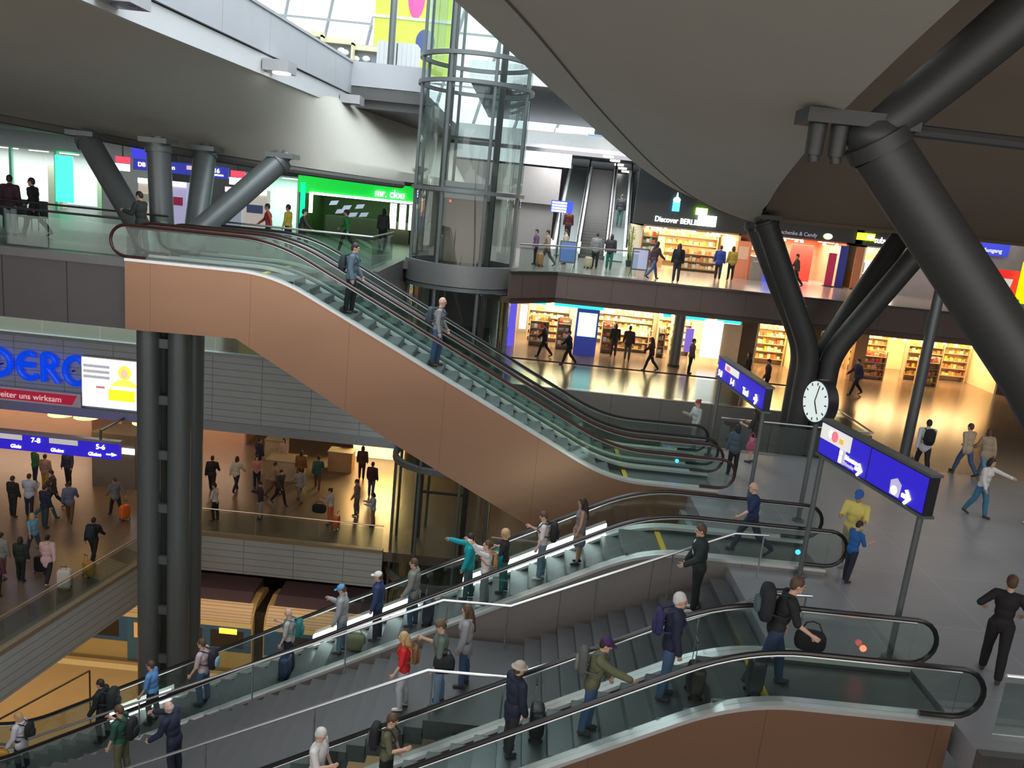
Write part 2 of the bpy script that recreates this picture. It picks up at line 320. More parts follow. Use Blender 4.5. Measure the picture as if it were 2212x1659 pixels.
# ---------------------------------------------------------------- upper gallery edge (white beam, slot, grey parapet)
ed = [(-8.7, 6), (-8.45, 12), (-8.3, 17), (-7.95, 22), (-7.6, 27), (-7.25, 32.2)]
ec = curve([(x, y, 0) for x, y in ed], 30)
def sweep(z0, z1, off, thick=0.25):
    rows_ = []
    for p in ec: rows_.append([(p[0] + off, p[1], z0), (p[0] + off, p[1], z1), (p[0] + off - thick, p[1], z1), (p[0] + off - thick, p[1], z0), (p[0] + off, p[1], z0)])
    return MB().grid(rows_)
struct(sweep(9.88, 10.42, 0.05), 'wall_upper_beam', concrete, 'white concrete edge beam of the upper gallery')
struct(sweep(10.46, 11.55, 0.12), 'wall_upper_parapet', parapet_g, 'grey parapet of the upper gallery')
struct(sweep(10.40, 10.48, 0.0), 'trim_upper_slot', black, 'dark slot between the white beam and the parapet')
struct(sweep(11.55, 11.63, 0.16, 0.34), 'trim_upper_coping', mat('coping', (0.4, 0.41, 0.43), 0.4, 0.3))
bb = MB(); bb.box(-7.2, -4.3, 32.0, 32.3, 10.75, 11.62); struct(bb, 'wall_lift_landing', parapet_g, 'grey parapet leading to the lift')
bb = MB(); bb.box(-40, -4.3, 32.3, 60, 10.0, 10.3).box(-7.2, -4.3, 32.05, 60, 10.3, 10.72); bb.prism([(-40, 6), (-8.8, 6), (-8.5, 17), (-7.5, 32.3), (-40, 32.3)], 'z', 10.0, 10.3); struct(bb, 'floor_upper', mat('upper_slab', (0.10, 0.10, 0.10), 0.6), 'upper gallery slab with dark underside')
# enclosing hall walls and the roof over the camera side
bb = MB(); bb.box(-45, 46, -8.3, -8, ZD - 2, 14); struct(bb, 'wall_rear', mat('hall_wall_grey', (0.20, 0.20, 0.20), 0.7))
bb = MB(); bb.box(-45.3, -45, -8, 67, ZD - 2, 32); struct(bb, 'wall_left', mat('hall_wall_grey', (0.20, 0.20, 0.20)))
bb = MB(); bb.box(46, 46.3, -8, 67, ZD - 2, 32); struct(bb, 'wall_right', mat('hall_wall_grey', (0.20, 0.20, 0.20)))
bb = MB(); bb.box(-45, 46, -8, 5, 12.2, 12.5).box(4.0, 46, 5, 60, 12.2, 12.5).box(-45, 46, -8, 62, ZD - 2.3, ZD - 2); struct(bb, 'ceiling_rear', mat('hall_roof_grey', (0.16, 0.155, 0.15), 0.7))
bb = MB()
for k in range(15): bb.box(-32 + k * 4, -31.86 + k * 4, -7.98, -7.8, 1, 14)
for z in (1, 4.2, 7.4, 10.6, 13.9): bb.box(-32, 24.1, -7.98, -7.8, z, z + .14)
struct(bb, 'added_rear_frame', gsteel, 'added frame bars behind the fill light, unseen')  # bar grid added as backing for the front fill light, out of view
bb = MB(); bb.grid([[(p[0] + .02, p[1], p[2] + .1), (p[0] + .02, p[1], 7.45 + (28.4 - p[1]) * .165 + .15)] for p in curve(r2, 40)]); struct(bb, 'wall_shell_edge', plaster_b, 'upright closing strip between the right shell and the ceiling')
# ---------------------------------------------------------------- escalators
copper = lined('copper_cladding', (0.41, 0.235, 0.150), (0.27, 0.15, 0.10), 0.40, 0.72, 2.6, 0, 0, 0.012, 0.16, 0.5, (0.6, 1, 1.4))
steelclad = lined('steel_cladding', (0.34, 0.315, 0.30), (0.12, 0.11, 0.11), 0.42, 0.45, 1.9, 0, 0, 0.012, 0.08, 0.6)
stepmat = lined('step_metal', (0.22, 0.24, 0.24), (0.085, 0.09, 0.09), 0.42, 0.5, 0, 0.024, 0, 0.008, 0.06, 3)
riser = mat('riser_metal', (0.10, 0.11, 0.11), 0.45, 0.5); plate_m = mat('landing_metal', (0.20, 0.22, 0.215), 0.42, 0.6)
skirtm = mat('skirt_aluminium', (0.82, 0.84, 0.84), 0.3, 0.6, var=0.05)
litstrip = emis('skirt_light', (0.92, 1.0, 0.98), 3.0)
yellow = mat('comb_yellow', (0.75, 0.55, 0.05), 0.5)
glE = glass('escalator_glass', (0.83, 0.885, 0.87), 0.008)
class Esc:
    """an escalator running along x; xl/xh = where the slope meets the lower/upper landing"""
    def __init__(s, name, label, xl, zl, xh, zh, y0, y1, el, eh, group, near, far, deep=1.75, lit=(), rail_m=None, steps=True, bottom=None):
        s.xl, s.zl, s.xh, s.zh = xl, zl, xh, zh; s.sg = 1 if xh > xl else -1
        s.ends = (el, eh); R = thing(name, label, 'escalator', ((xl + xh) / 2, (y0 + y1) / 2, zl), group)
        s.root = R; rm = rail_m or rubber
        P = s.prof(26)
        def off(dz, pts=P): return [(x, z + dz) for x, z in pts]
        lowline = bottom or off(-deep)
        for nm, yy, m_ in (('side_cladding', (y0 - 0.02, y0 + 0.05), near), ('side_cladding', (y1 - 0.05, y1 + 0.02), far)):
            MB().strip(lowline if not bottom else s.resample(bottom, [p[0] for p in P]), off(0.10), *yy).build(nm, m_, R)
        lowp = lowline if not bottom else s.resample(bottom, [p[0] for p in P])
        MB().strip([(x, z) for x, z in lowp], [(x, z + 0.06) for x, z in lowp], y0, y1).build('underside', dkpanel, R)
        for yy in ((y0 - 0.05, y0 + 0.20), (y1 - 0.20, y1 + 0.05)):
            MB().strip(off(0.09), off(0.16), *yy).build('skirt_deck', skirtm, R)
        for yy in ((y0 + 0.06, y0 + 0.075), (y1 - 0.075, y1 - 0.06)):
            MB().strip(off(0.16), off(0.93), *yy).build('glass_balustrade', glE, R)
        for yy in ((y0 + 0.16, y0 + 0.19), (y1 - 0.19, y1 - 0.16)):
            MB().strip(off(-0.22), off(0.10), *yy).build('skirt_panel', riser, R)
        for yc in (y0 + 0.068, y1 - 0.068):
            top = off(0.99); a, b_ = top[0], top[-1]; r = 0.40
            pl = [(a[0] - r * math.sin(t), a[1] - r + r * math.cos(t)) for t in [PI * k / 10 for k in range(10, -1, -1)]]
            pr_ = [(b_[0] + r * math.sin(t), b_[1] - r + r * math.cos(t)) for t in [PI * k / 10 for k in range(0, 11)]]
            path = [(pl[0][0] + 0.5, pl[0][1])] + pl + top[1:-1] + pr_ + [(pr_[-1][0] - 0.5, pr_[-1][1])]
            h = MB(); h.tube([(x, yc, z) for x, z in path], 0.042, 8); hr_ = h.build('handrail', rm, R, True)
            t2 = [(x, yc, z - 0.055) for x, z in top]; MB().tube(t2, 0.022, 6).build('rail_track', steel, hr_, True)
            for (ex, ez, sgn) in ((a[0], a[1], -1), (b_[0], b_[1], 1)):
                poly = [(ex, ez - 0.83)] + [(ex + sgn * (r - 0.03) * math.sin(t), ez - r + (r - 0.03) * math.cos(t)) for t in [PI * k / 10 for k in range(10, -1, -1)]]
                MB().prism(poly, 'y', yc - 0.007, yc + 0.007).build('newel_glass', glE, R)
        for (a, b_) in lit:      # lamp strips along the far skirt
            seg = [p for p in P if min(a, b_) <= p[0] <= max(a, b_)]
            if len(seg) > 1: MB().strip([(x, z + 0.19) for x, z in seg], [(x, z + 0.44) for x, z in seg], y1 - 0.21, y1 - 0.10).build('skirt_lamp', litstrip, R)
        ya, yb = y0 + 0.20, y1 - 0.20
        for (x0, x1, z) in ((min(s.ends[0], xl - s.sg * 0.5), max(s.ends[0], xl - s.sg * 0.5), zl), (min(s.ends[1], xh + s.sg * 0.5), max(s.ends[1], xh + s.sg * 0.5), zh)):
            MB().box(x0, x1, ya, yb, z - 0.05, z + 0.015).build('landing_plate', plate_m, R)
        for (x, z, q) in ((xl - s.sg * 0.5, zl, s.sg), (xh + s.sg * 0.5, zh, -s.sg)):
            MB().box(x - 0.06, x + 0.06, ya, yb, z + 0.0, z + 0.03).build('comb_plate', yellow, R)
        if steps:
            n = int(round(abs(xh - xl) / 0.4)); first = None
            for k in range(n + 3):
                d = (k - 1) * 0.4 + 0.2; x = xl + s.sg * d; z = s.step_z(x)
                if first is None:
                    m_ = MB(); m_.box(-0.2, 0.2, ya, yb, -0.05, 0.0).box(-s.sg * 0.2 - 0.015, -s.sg * 0.2 + 0.015, ya, yb, -0.24, -0.01)
                    first = m_.build('step', stepmat, None); first.parent = R; o = first
                else: o = first.copy(); COL.objects.link(o)
                o.location = (x - R.location.x, -R.location.y, z - R.location.z)
    def zlin(s, x):
        t = (x - s.xl) / (s.xh - s.xl); t = min(1, max(0, t)); return s.zl + (s.zh - s.zl) * t
    def step_z(s, x):
        """height of the tread at x"""
        d = s.sg * (x - s.xl); n = max(0, math.floor(d / 0.4) + 1); N = round(abs(s.xh - s.xl) / 0.4)
        return s.zl + (s.zh - s.zl) * min(n, N) / N
    def prof(s, n):
        el, eh = s.ends; k = s.sg; r = 0.9
        pts = [(el, s.zl)]
        def bez(a, c, b_):
            return [((1 - t) ** 2 * a[0] + 2 * t * (1 - t) * c[0] + t * t * b_[0], (1 - t) ** 2 * a[1] + 2 * t * (1 - t) * c[1] + t * t * b_[1]) for t in [i / 8 for i in range(9)]]
        sl = (s.zh - s.zl) / abs(s.xh - s.xl)
        pts += bez((s.xl - k * r, s.zl), (s.xl, s.zl), (s.xl + k * r, s.zl + sl * r))
        for i in range(1, n): pts.append((s.xl + k * r + (s.xh - s.xl - 2 * k * r) * i / n, s.zl + sl * r + (s.zh - s.zl - 2 * sl * r) * i / n))
        pts += bez((s.xh - k * r, s.zh - sl * r), (s.xh, s.zh), (s.xh + k * r, s.zh))
        pts.append((eh, s.zh)); return pts if k > 0 else pts[::-1]
    @staticmethod
    def resample(poly, xs):
        poly = sorted(poly); out = []
        for x in xs:
            for (a, b_) in zip(poly, poly[1:]):
                if a[0] - 1e-6 <= x <= b_[0] + 1e-6: out.append((x, a[1] + (b_[1] - a[1]) * (x - a[0]) / (b_[0] - a[0]))); break
            else: out.append((x, poly[0][1] if x < poly[0][0] else poly[-1][1]))
        return out
E1 = Esc('escalator', 'nearest escalator, copper clad side, carrying riders up to the grey hall floor', 3.95 - 14.77, ZC - 1.0, 3.95, ZB, 11.05, 12.65, -13.0, 7.2, 'escalators to the lower concourse', copper, steelclad, 1.75)
E2 = Esc('escalator', 'steel clad escalator beyond the stairs, carrying a queue of riders down', 3.2 - 14.77, ZC - 1.0, 3.2, ZB, 16.25, 17.9, -13.6, 7.1, 'escalators to the lower concourse', steelclad, steelclad, 1.6,
         lit=((2.6, 0.2), (-0.1, -0.9), (-1.3, -4.2), (-9.4, -7.6)))
b3 = [(-10.3, 2.9), (-7.3, 2.95), (-2.8, 0.42), (0.9, -1.45), (2.2, -1.8), (6.0, -1.8)]
railred = mat('dark_red_rubber', (0.055, 0.020, 0.015), 0.25)
E3 = Esc('escalator', 'copper clad escalator coming down from the left gallery with two men on it', 2.9, ZB, -6.4, ZA, 20.75, 22.25, 5.8, -10.2, 'escalators to the gallery', copper, steelclad, bottom=b3, rail_m=railred, lit=())
for E_, x_, side, c_, l_ in ((E1, 6.35, 'far', (1.0, 0.06, 0.03), 'red_indicator'), (E2, 6.5, 'near', (0.02, 0.25, 1.0), 'blue_indicator'), (E3, 4.9, 'far', (0.02, 0.25, 1.0), 'blue_indicator')):
    y_ = {'far': (E_.root.location.y + .64), 'near': (E_.root.location.y - .70)}[side]
    MB().tube([(x_, y_ - .012, .42), (x_, y_ + .012, .42)], 0.055, 12).build(l_, emis(l_, c_, 6), E_.root, True)
E4 = Esc('escalator', 'empty escalator right behind the copper clad one', 2.9, ZB, -6.4, ZA, 22.75, 24.25, 5.8, -9.6, 'escalators to the gallery', steelclad, steelclad, bottom=b3)

# ---------------------------------------------------------------- granite stairs between the two lower escalators
st = thing('staircase', 'grey stone staircase with a landing between the two lower escalators', 'stairs', (0, 14.4, -2.0))
stone = mat('stair_stone', (0.075, 0.075, 0.078), 0.5, 0, var=0.12, scale=3)
ys0, ys1 = 13.0, 15.9
def flight(xt, zt, n, run=0.34, rise=0.1667):
    m_ = MB()
    for k in range(n):
        m_.box(xt - (k + 1) * run, xt - k * run + 0.02, ys0, ys1, zt - (k + 1) * rise - 0.35, zt - (k + 1) * rise)
    return m_
flight(4.9, 0, 13).build('flight', stone, st)
MB().box(-1.0, 0.50, ys0, ys1, -2.55, -2.167).build('landing', stone, st)
flight(-1.0, -2.167, 32).build('flight', stone, st)
for y in (13.12, 15.75):
    MB().tube([(5.6, y, 0.98), (4.9, y, 0.95), (0.45, y, -1.20), (-0.98, y, -1.22), (-10.0, y, -5.64)], 0.03, 8).build('handrail', steel, st, True)
    q = MB()
    for (x, z0, z1) in ((5.5, 0, 0.96), (3.7, -.68, .36), (2.2, -1.35, -.36), (0.4, -2.16, -1.2), (-0.9, -2.16, -1.22), (-3.0, -3.16, -2.2), (-5.0, -4.1, -3.2), (-7.5, -5.3, -4.4)): q.tube([(x, y, z0), (x, y, z1)], 0.018, 6)
    q.build('baluster_posts', steel, st)
# ---------------------------------------------------------------- balustrades
def balustrade(name, label, pts, z, h=1.05, rail=None, post=1.6, gm=None):
    R = thing(name, label, 'railing', (*pts[0], z))
    MB().tube([(x, y, z + h) for x, y in pts], 0.03, 8).build('handrail', rail or steel, R, True)
    for a, b_ in zip(pts, pts[1:]):
        L_ = math.hypot(b_[0] - a[0], b_[1] - a[1]); n = max(1, round(L_ / post))
        for k in range(n):
            p, q = lerp(a, b_, (k + .008) / n), lerp(a, b_, (k + .992) / n)
            MB().bar((*p, z + 0.50), (*q, z + 0.50), 0.014, 0.88).build('glass_panel', gm or gl, R)
    return R
balustrade('glass_balustrade', 'glass railing along the front of the left gallery', [(-25, 21.3), (-10.4, 21.3)], ZA, 1.1, dsteel, 2.0)
balustrade('glass_balustrade', 'second glass railing further back on the left gallery with dark top rail', [(-26, 24.2), (-10.6, 24.2)], ZA, 1.1, dsteel, 2.0)
balustrade('glass_balustrade', 'glass railing in front of the green lit shop', [(-9.6, 25.1), (-4.7, 25.1), (-4.7, 29.0)], ZA, 1.05, steel, 1.6)
balustrade('glass_balustrade', 'glass railing at the foot of the far stairs on the shop gallery', [(-0.2, 29.6), (1.3, 31.1), (4.55, 33.0)], ZA, 1.05, steel, 1.6)
balustrade('glass_balustrade', 'dark railed glass balustrade before the lower lit shops', [(-.15, 31.8), (11.5, 31.8)], ZB, 1.05, black, 2.2)
balustrade('glass_balustrade', 'glass railing around the void next to the branching right column', [(11.7, 31.6), (11.7, 25.3), (6.8, 25.3)], ZB, 1.05, steel, 1.6, gl_dark)
balustrade('glass_balustrade', 'glass railing on the front edge of the lower concourse beside the lower lift', [(-12.2, 30.1), (-4.5, 30.1)], ZC, 1.05, mat('warm_rail', (0.62, 0.52, 0.38), 0.3, 0.8), 2.4)
balustrade('glass_balustrade', 'glass railing on the edge of the lower concourse right of the lower lift', [(-.2, 30.1), (5.5, 30.1)], ZC, 1.05, mat('warm_rail', (0.62, 0.52, 0.38), 0.3, 0.8), 2.4)
balustrade('glass_balustrade', 'glass railing on the slanting edge of the lower concourse behind the pink hooded traveller', [(-12.25, 30.0), (-14.95, 16)], ZC, 1.05, mat('warm_rail', (0.62, 0.52, 0.38), 0.3, 0.8), 2.4)
balustrade('glass_balustrade', 'glass railing by the newel of the nearest escalator', [(7.75, 10.95), (20, 10.95)], ZB, 1.05, skirtm, 2.4)
balustrade('glass_balustrade', 'glass railing in front of the ribbed edge under the left gallery', [(-26, 31.8), (-12, 31.8), (-4.55, 31.8)], ZB, 0.95, gsteel, 2.2)
# ---------------------------------------------------------------- branching steel columns
def tree(name, label, base, split, tops, off=0.34, r=0.31, bottom=ZB, mat_=None):
    m_ = mat_ or dsteel; R = thing(name, label, 'column', (base[0], base[1], bottom))
    k = 0
    for (dx, dy), t in zip(((-1, -1), (1, -1), (-1, 1), (1, 1)), tops):
        x, y = base[0] + dx * off, base[1] + dy * off
        p0 = (x, y, bottom); p1 = (x, y, split - 0.6); d = Vector(t) - Vector((x, y, split)); 
        bend = [tuple((1 - u) ** 2 * Vector(p1) + 2 * u * (1 - u) * Vector((x, y, split)) + u * u * (Vector((x, y, split)) + d.normalized() * 0.8)) for u in [i / 6 for i in range(7)]]
        T = MB().tube([p0] + bend + [t], r, 18); tb = T.build('branch_tube', m_, R, True)
        c = MB(); e = Vector(t); q = d.normalized()
        c.tube([e - q * 0.25, e - q * 0.1], r * 1.12, 16); c.tube([e - q * 0.12, e + q * 0.2], r * 0.55, 12); c.box(t[0] - .42, t[0] + .42, t[1] - .42, t[1] + .42, t[2] + 0.02, t[2] + 0.16)
        c.build('branch_head', m_, R, True); k += 1
    g = MB()
    z = bottom + 1.2
    while z < split - 1.0:
        g.box(base[0] - off, base[0] + off, base[1] - off - .06, base[1] - off + .06, z, z + 0.28).box(base[0] - off, base[0] + off, base[1] + off - .06, base[1] + off + .06, z, z + 0.28)
        g.box(base[0] - off - .06, base[0] - off + .06, base[1] - off, base[1] + off, z, z + 0.28).box(base[0] + off - .06, base[0] + off + .06, base[1] - off, base[1] + off, z, z + 0.28); z += 1.75
    g.build('tie_plates', m_, R)
    return R
tree('branching_column', 'tall four tube steel column rising past the copper escalator on the left', (-10.45, 24.1), 4.9, [(-13.6, 25.3, 7.75), (-7.7, 25.6, 7.7), (-11.15, 24.75, 7.75), (-10.35, 26.3, 7.7)], 0.47, 0.34, ZD, gsteel)
tree('branching_column', 'branching steel column between the two blue signs and the lower shops', (10.45, 28.0), 3.1, [(7.75, 27.4, 7.35), (13.3, 27.2, 7.55), (7.75, 28.8, 7.35), (13.3, 29.4, 7.55)], 0.36, 0.36, -2.9)
# near strut group
R = thing('branching_column', 'massive near steel strut with cast node under the ceiling at the right', 'column', (7.6, 9.6, 0))
T = MB(); T.tube([(7.6, 9.4, 0), (7.6, 9.4, 2.6), (7.45, 9.45, 3.6), (7.1, 9.55, 4.5), (6.3, 9.75, 5.66), (4.05, 10.0, 8.18)], 0.34, 20); T.build('branch_tube', dsteel, R, True)
T = MB(); T.tube([(3.9, 10.0, 8.3), (4.6, 9.8, 9.1), (5.75, 9.5, 10.45)], [0.24, 0.28, 0.32], 16); T.build('upper_strut', dsteel, R, True)
T = MB(); T.tube([(4.05, 10.0, 8.18), (3.95, 10.0, 8.32)], 0.38, 18).ell((3.95, 10, 8.32), (0.36, 0.34, 0.26), 16, 10); T.build('cast_node', dsteel, R, True)
T = MB(); T.box(3.05, 4.35, 9.75, 10.25, 8.40, 8.56); T.build('bearing_plate', dsteel, R)
for x in (3.26, 3.52):
    T = MB(); T.tube([(x, 10.0, 8.42), (x, 10.0, 8.05)], [0.11, 0.10], 12).tube([(x, 10, 8.06), (x + 0.02, 10, 7.98)], 0.07, 10); T.build('bolt', dsteel, R, True)
T = MB(); T.tube([(4.3, 10.0, 8.44), (6.5, 10.1, 8.42), (10, 10.3, 8.5)], 0.075, 8); T.build('tie_rod', dsteel, R, True)
R = thing('round_post', 'slim round steel post behind the blue information sign', 'post', (13.55, 26.7, 0)); MB().tube([(13.55, 26.7, 0), (13.55, 26.7, 7.5)], 0.17, 14).build('shaft', gsteel, R, True)
MB().tube([(13.55, 26.7, 0), (13.55, 26.7, 0.06)], 0.3, 14).build('foot_plate', gsteel, R, True)
# ---------------------------------------------------------------- glass lift
lc = (-2.35, 31.0); LR = 2.02
R = thing('glass_lift', 'round glass lift shaft with steel rings rising through all floors', 'lift', (lc[0], lc[1], ZD))
zs = [ZD, -11.0, -7.9, -3.1, 3.85, 7.3, 10.95, 11.85, 17.5]
glL = glass('lift_glass', (0.80, 0.86, 0.84), 0.03)
for z0, z1 in zip(zs, zs[1:]):
    for k in range(8):
        a0 = PI / 8 + k * PI / 4
        MB().lathe([(LR - .02, z0 + .12), (LR - .02, z1 - .12)], lc, 5, a0 + .02, a0 + PI / 4 - .02).build('glass_panel', glL, R, True)
for z, h in zip(zs[1:-1], (0.14, 0.3, 0.22, 0.14, 0.13, 0.13, 0.14)):
    MB().lathe([(LR - .1, z - h / 2), (LR + .09, z - h / 2), (LR + .09, z + h / 2), (LR - .1, z + h / 2), (LR - .1, z - h / 2)], lc, 40).build('ring', gsteel, R, True)
MB().lathe([(LR - .1, 3.95), (LR + .12, 3.95), (LR + .12, 4.72), (LR - .1, 4.72), (LR - .1, 3.95)], lc, 40).build('floor_band', mat('band_grey', (0.20, 0.20, 0.20), 0.45, 0.4), R, True)
for k in range(8):
    a = PI / 8 + k * PI / 4; x, y = lc[0] + LR * math.cos(a), lc[1] + LR * math.sin(a)
    MB().tube([(x, y, ZD), (x, y, 17.5)], 0.06, 8).build('mullion', gsteel, R, True)
for (dx, dy) in ((-.95, -.7), (.95, -.7), (-.95, .75), (.95, .75)):
    MB().box(lc[0] + dx - .07, lc[0] + dx + .07, lc[1] + dy - .07, lc[1] + dy + .07, ZD, 16).build('guide_rail', dsteel, R)
for z in (-5.0, 1.0, 5.9, 9.2): MB().box(lc[0] - 1.0, lc[0] + 1.0, lc[1] + .7, lc[1] + .8, z, z + .1).build('cross_beam', dsteel, R)
for (z0, lm) in ((4.62, mat('cabin_brown', (0.26, 0.19, 0.15), 0.4, 0.2)), ):
    cb = MB(); cb.box(lc[0] - .85, lc[0] + .85, lc[1] + .62, lc[1] + .68, z0, z0 + 2.4); cb.build('cabin_back', lm, R)
    MB().box(lc[0] - .88, lc[0] + .88, lc[1] - .65, lc[1] + .68, z0 - .12, z0).build('cabin_floor', dsteel, R)
    MB().box(lc[0] - .88, lc[0] + .88, lc[1] - .65, lc[1] + .68, z0 + 2.4, z0 + 3.0).build('cabin_roof', gsteel, R)
    MB().box(lc[0] - .85, lc[0] - .82, lc[1] - .62, lc[1] + .62, z0, z0 + 2.4).box(lc[0] + .82, lc[0] + .85, lc[1] - .62, lc[1] + .62, z0, z0 + 2.4).build('cabin_glass', glL, R)
    MB().tube([(lc[0] - .8, lc[1] - .4, z0 + 1.0), (lc[0] - .8, lc[1] + .4, z0 + 1.0)], 0.02, 6).build('cabin_rail', steel, R)
    MB().box(lc[0] - .6, lc[0] - .55, lc[1] - .67, lc[1] - .64, z0 + 2.25, z0 + 2.33).build('red_indicator', emis('red_led', (1, 0.05, 0.03), 4), R)
MB().box(lc[0] - 4.3, lc[0] - 1.9, lc[1] - .9, lc[1] + .9, 4.3, 4.6).build('walkway', dkpanel, R)
# ---------------------------------------------------------------- train and platform
R = thing('train', 'blue and cream regional train standing at the lowest platform', 'train', (-18, 34.5, ZD))
tx0, tx1 = -46, 12
cream = mat('train_cream', (0.50, 0.42, 0.24), 0.45); tblue = mat('train_blue', (0.04, 0.13, 0.36), 0.4); roofm = lined('train_roof', (0.66, 0.56, 0.50), (0.40, 0.34, 0.32), 0.5, 0.2, 0, 0, 0.12, 0.03, 0.05, 2)
body = MB(); yb0, yb1 = 33.15, 35.9
sec = [(yb0 + .08, ZD - 0.25), (yb0, ZD + 0.1), (yb0, ZD + 2.3), (yb0 + .12, ZD + 2.75), (yb0 + .55, ZD + 3.15), (yb0 + 1.35, ZD + 3.3), (yb1 - .55, ZD + 3.15), (yb1, ZD + 2.3), (yb1, ZD - .25)]
for (a, b_, c) in ((tx0, -10.6, 0), (-10.1, tx1, 1)):
    MB().prism(sec, 'x', a, b_).build('car_body', cream, R)
    MB().box(a + .05, b_ - .05, yb0 - .015, yb0 + .02, ZD + .95, ZD + 2.2).build('blue_band', tblue, R)
    MB().box(a + .05, b_ - .05, yb0 - .03, yb0 + .02, ZD + 2.2, ZD + 2.42).build('cream_stripe', mat('train_stripe', (0.72, 0.66, 0.45), 0.45), R)
    MB().prism([(yb0 - .01, ZD + 2.46), (yb0 + .16, ZD + 2.86), (yb0 + .46, ZD + 3.20), (yb0 + .5, ZD + 3.1), (yb0 + .25, ZD + 2.5)], 'x', a + .1, b_ - .1).build('roof_cladding', roofm, R)
    MB().prism([(yb0 + .46, ZD + 3.2), (yb0 + 1.0, ZD + 3.48), (yb1 - .4, ZD + 3.5), (yb1 - .3, ZD + 3.0), (yb0 + .5, ZD + 3.1)], 'x', a + .3, b_ - .3).build('roof_equipment', mat('roof_violet', (0.09, 0.07, 0.13), 0.6), R)
    x = a + 1.2
    while x + 1.5 < b_:
        dr = int((x - a) / 1.9) % 4 == 3
        if dr: MB().box(x, x + 1.3, yb0 - .03, yb0, ZD + .05, ZD + 2.1).build('door', mat('door_blue', (0.05, 0.16, 0.36), 0.4), R)
        else: MB().box(x, x + 1.5, yb0 - .025, yb0, ZD + 1.15, ZD + 2.0).build('window', mat('train_window', (0.03, 0.03, 0.035), 0.1), R)
        x += 1.9
MB().box(-10.6, -10.1, yb0 + .3, yb1 - .3, ZD, ZD + 2.9).build('gangway', black, R)
MB().box(-12.1, -11.3, yb0 - .04, yb0 - .015, ZD + 1.85, ZD + 2.1).build('destination_display', emis('amber_led', (1, 0.35, 0.02), 5), R)
MB().box(-16.0, -15.2, yb0 - .03, yb0 - .026, ZD + 1.2, ZD + 1.95).build('lit_window', emis('warm_window', (1.0, 0.45, 0.12), 0.8), R)
R = thing('platform_handrail', 'slanting dark handrail at the lower left above the platform', 'railing', (-17, 28, ZD)); MB().tube([(-19.5, 24.2, ZD + 1.0), (-15.6, 28.6, ZD + 2.4)], 0.04, 8).tube([(-19.5, 24.2, ZD), (-19.5, 24.2, ZD + 1.0)], 0.035, 8).tube([(-15.6, 28.6, ZD), (-15.6, 28.6, ZD + 2.4)], 0.035, 8).build('rail', dsteel, R, True)
# ---------------------------------------------------------------- shops
white_e = emis('white_lamp', (1.0, 0.96, 0.88), 6.0)
warm_e = emis('warm_lamp', (1.0, 0.72, 0.38), 7.0)
coolw_e = emis('cool_lamp', (0.88, 1.0, 0.96), 3.0)
lett_w = emis('white_letters', (1.0, 1.0, 1.0), 4.0)
dark_sign = mat('dark_sign', (0.025, 0.03, 0.032), 0.4)
def goods(name, label, x0, x1, y, zs, cols, n, w=0.16, dmax=0.3):
    """tightly packed small goods nobody could count, one object"""
    m_ = MB(); rnd = random.Random(hash(name + str(x0)) % 9999 if False else int(abs(x0 * 37 + y * 11 + zs[0] * 7)) )
    mats = [mat('goods_%d' % i, c, 0.5, var=0.15) for i, c in enumerate(GOODS_COLS)]
    for z in zs:
        x = x0
        while x < x1:
            ww = min(w * rnd.uniform(0.5, 1.3), x1 - x + .001); hh = rnd.uniform(0.10, 0.25)
            m_.box(x, x + ww * 0.9, y - rnd.uniform(0.1, dmax), y, z + .004, z + hh); x += ww
    o = m_.build(name, mats); pol = o.data.polygons
    for i in range(len(pol) // 6):
        k = rnd.choice(cols)
        for j in range(6): pol[i * 6 + j].material_index = k
    tag(o, label, 'goods', None, 'stuff'); return o
GOODS_COLS = [(0.85, 0.70, 0.45), (0.70, 0.30, 0.12), (0.90, 0.85, 0.75), (0.45, 0.22, 0.10), (0.80, 0.12, 0.08), (0.15, 0.25, 0.60), (0.85, 0.60, 0.10), (0.12, 0.10, 0.09), (0.25, 0.55, 0.35), (0.75, 0.45, 0.50)]
def shelves(label, x0, x1, y, z0, hts, cols, glabel, group='shop shelving', col=(0.45, 0.32, 0.2)):
    R = thing('shelf_unit', label, 'shelf', ((x0 + x1) / 2, y, z0), group); m_ = mat('shelf_wood', col, 0.5)
    for x in (x0, x1 - 0.05): MB().box(x, x + 0.05, y - 0.4, y, z0, z0 + hts[-1] + 0.3).build('upright', m_, R)
    MB().box(x0, x1, y - 0.03, y, z0, z0 + hts[-1] + 0.3).build('back_panel', m_, R)
    for h in hts: MB().box(x0 + .05, x1 - .05, y - 0.4, y - 0.03, z0 + h - 0.03, z0 + h).build('shelf_board', m_, R)
    goods('merchandise', glabel, x0 + 0.08, x1 - 0.1, y - 0.05, [z0 + h for h in hts], cols, 10)
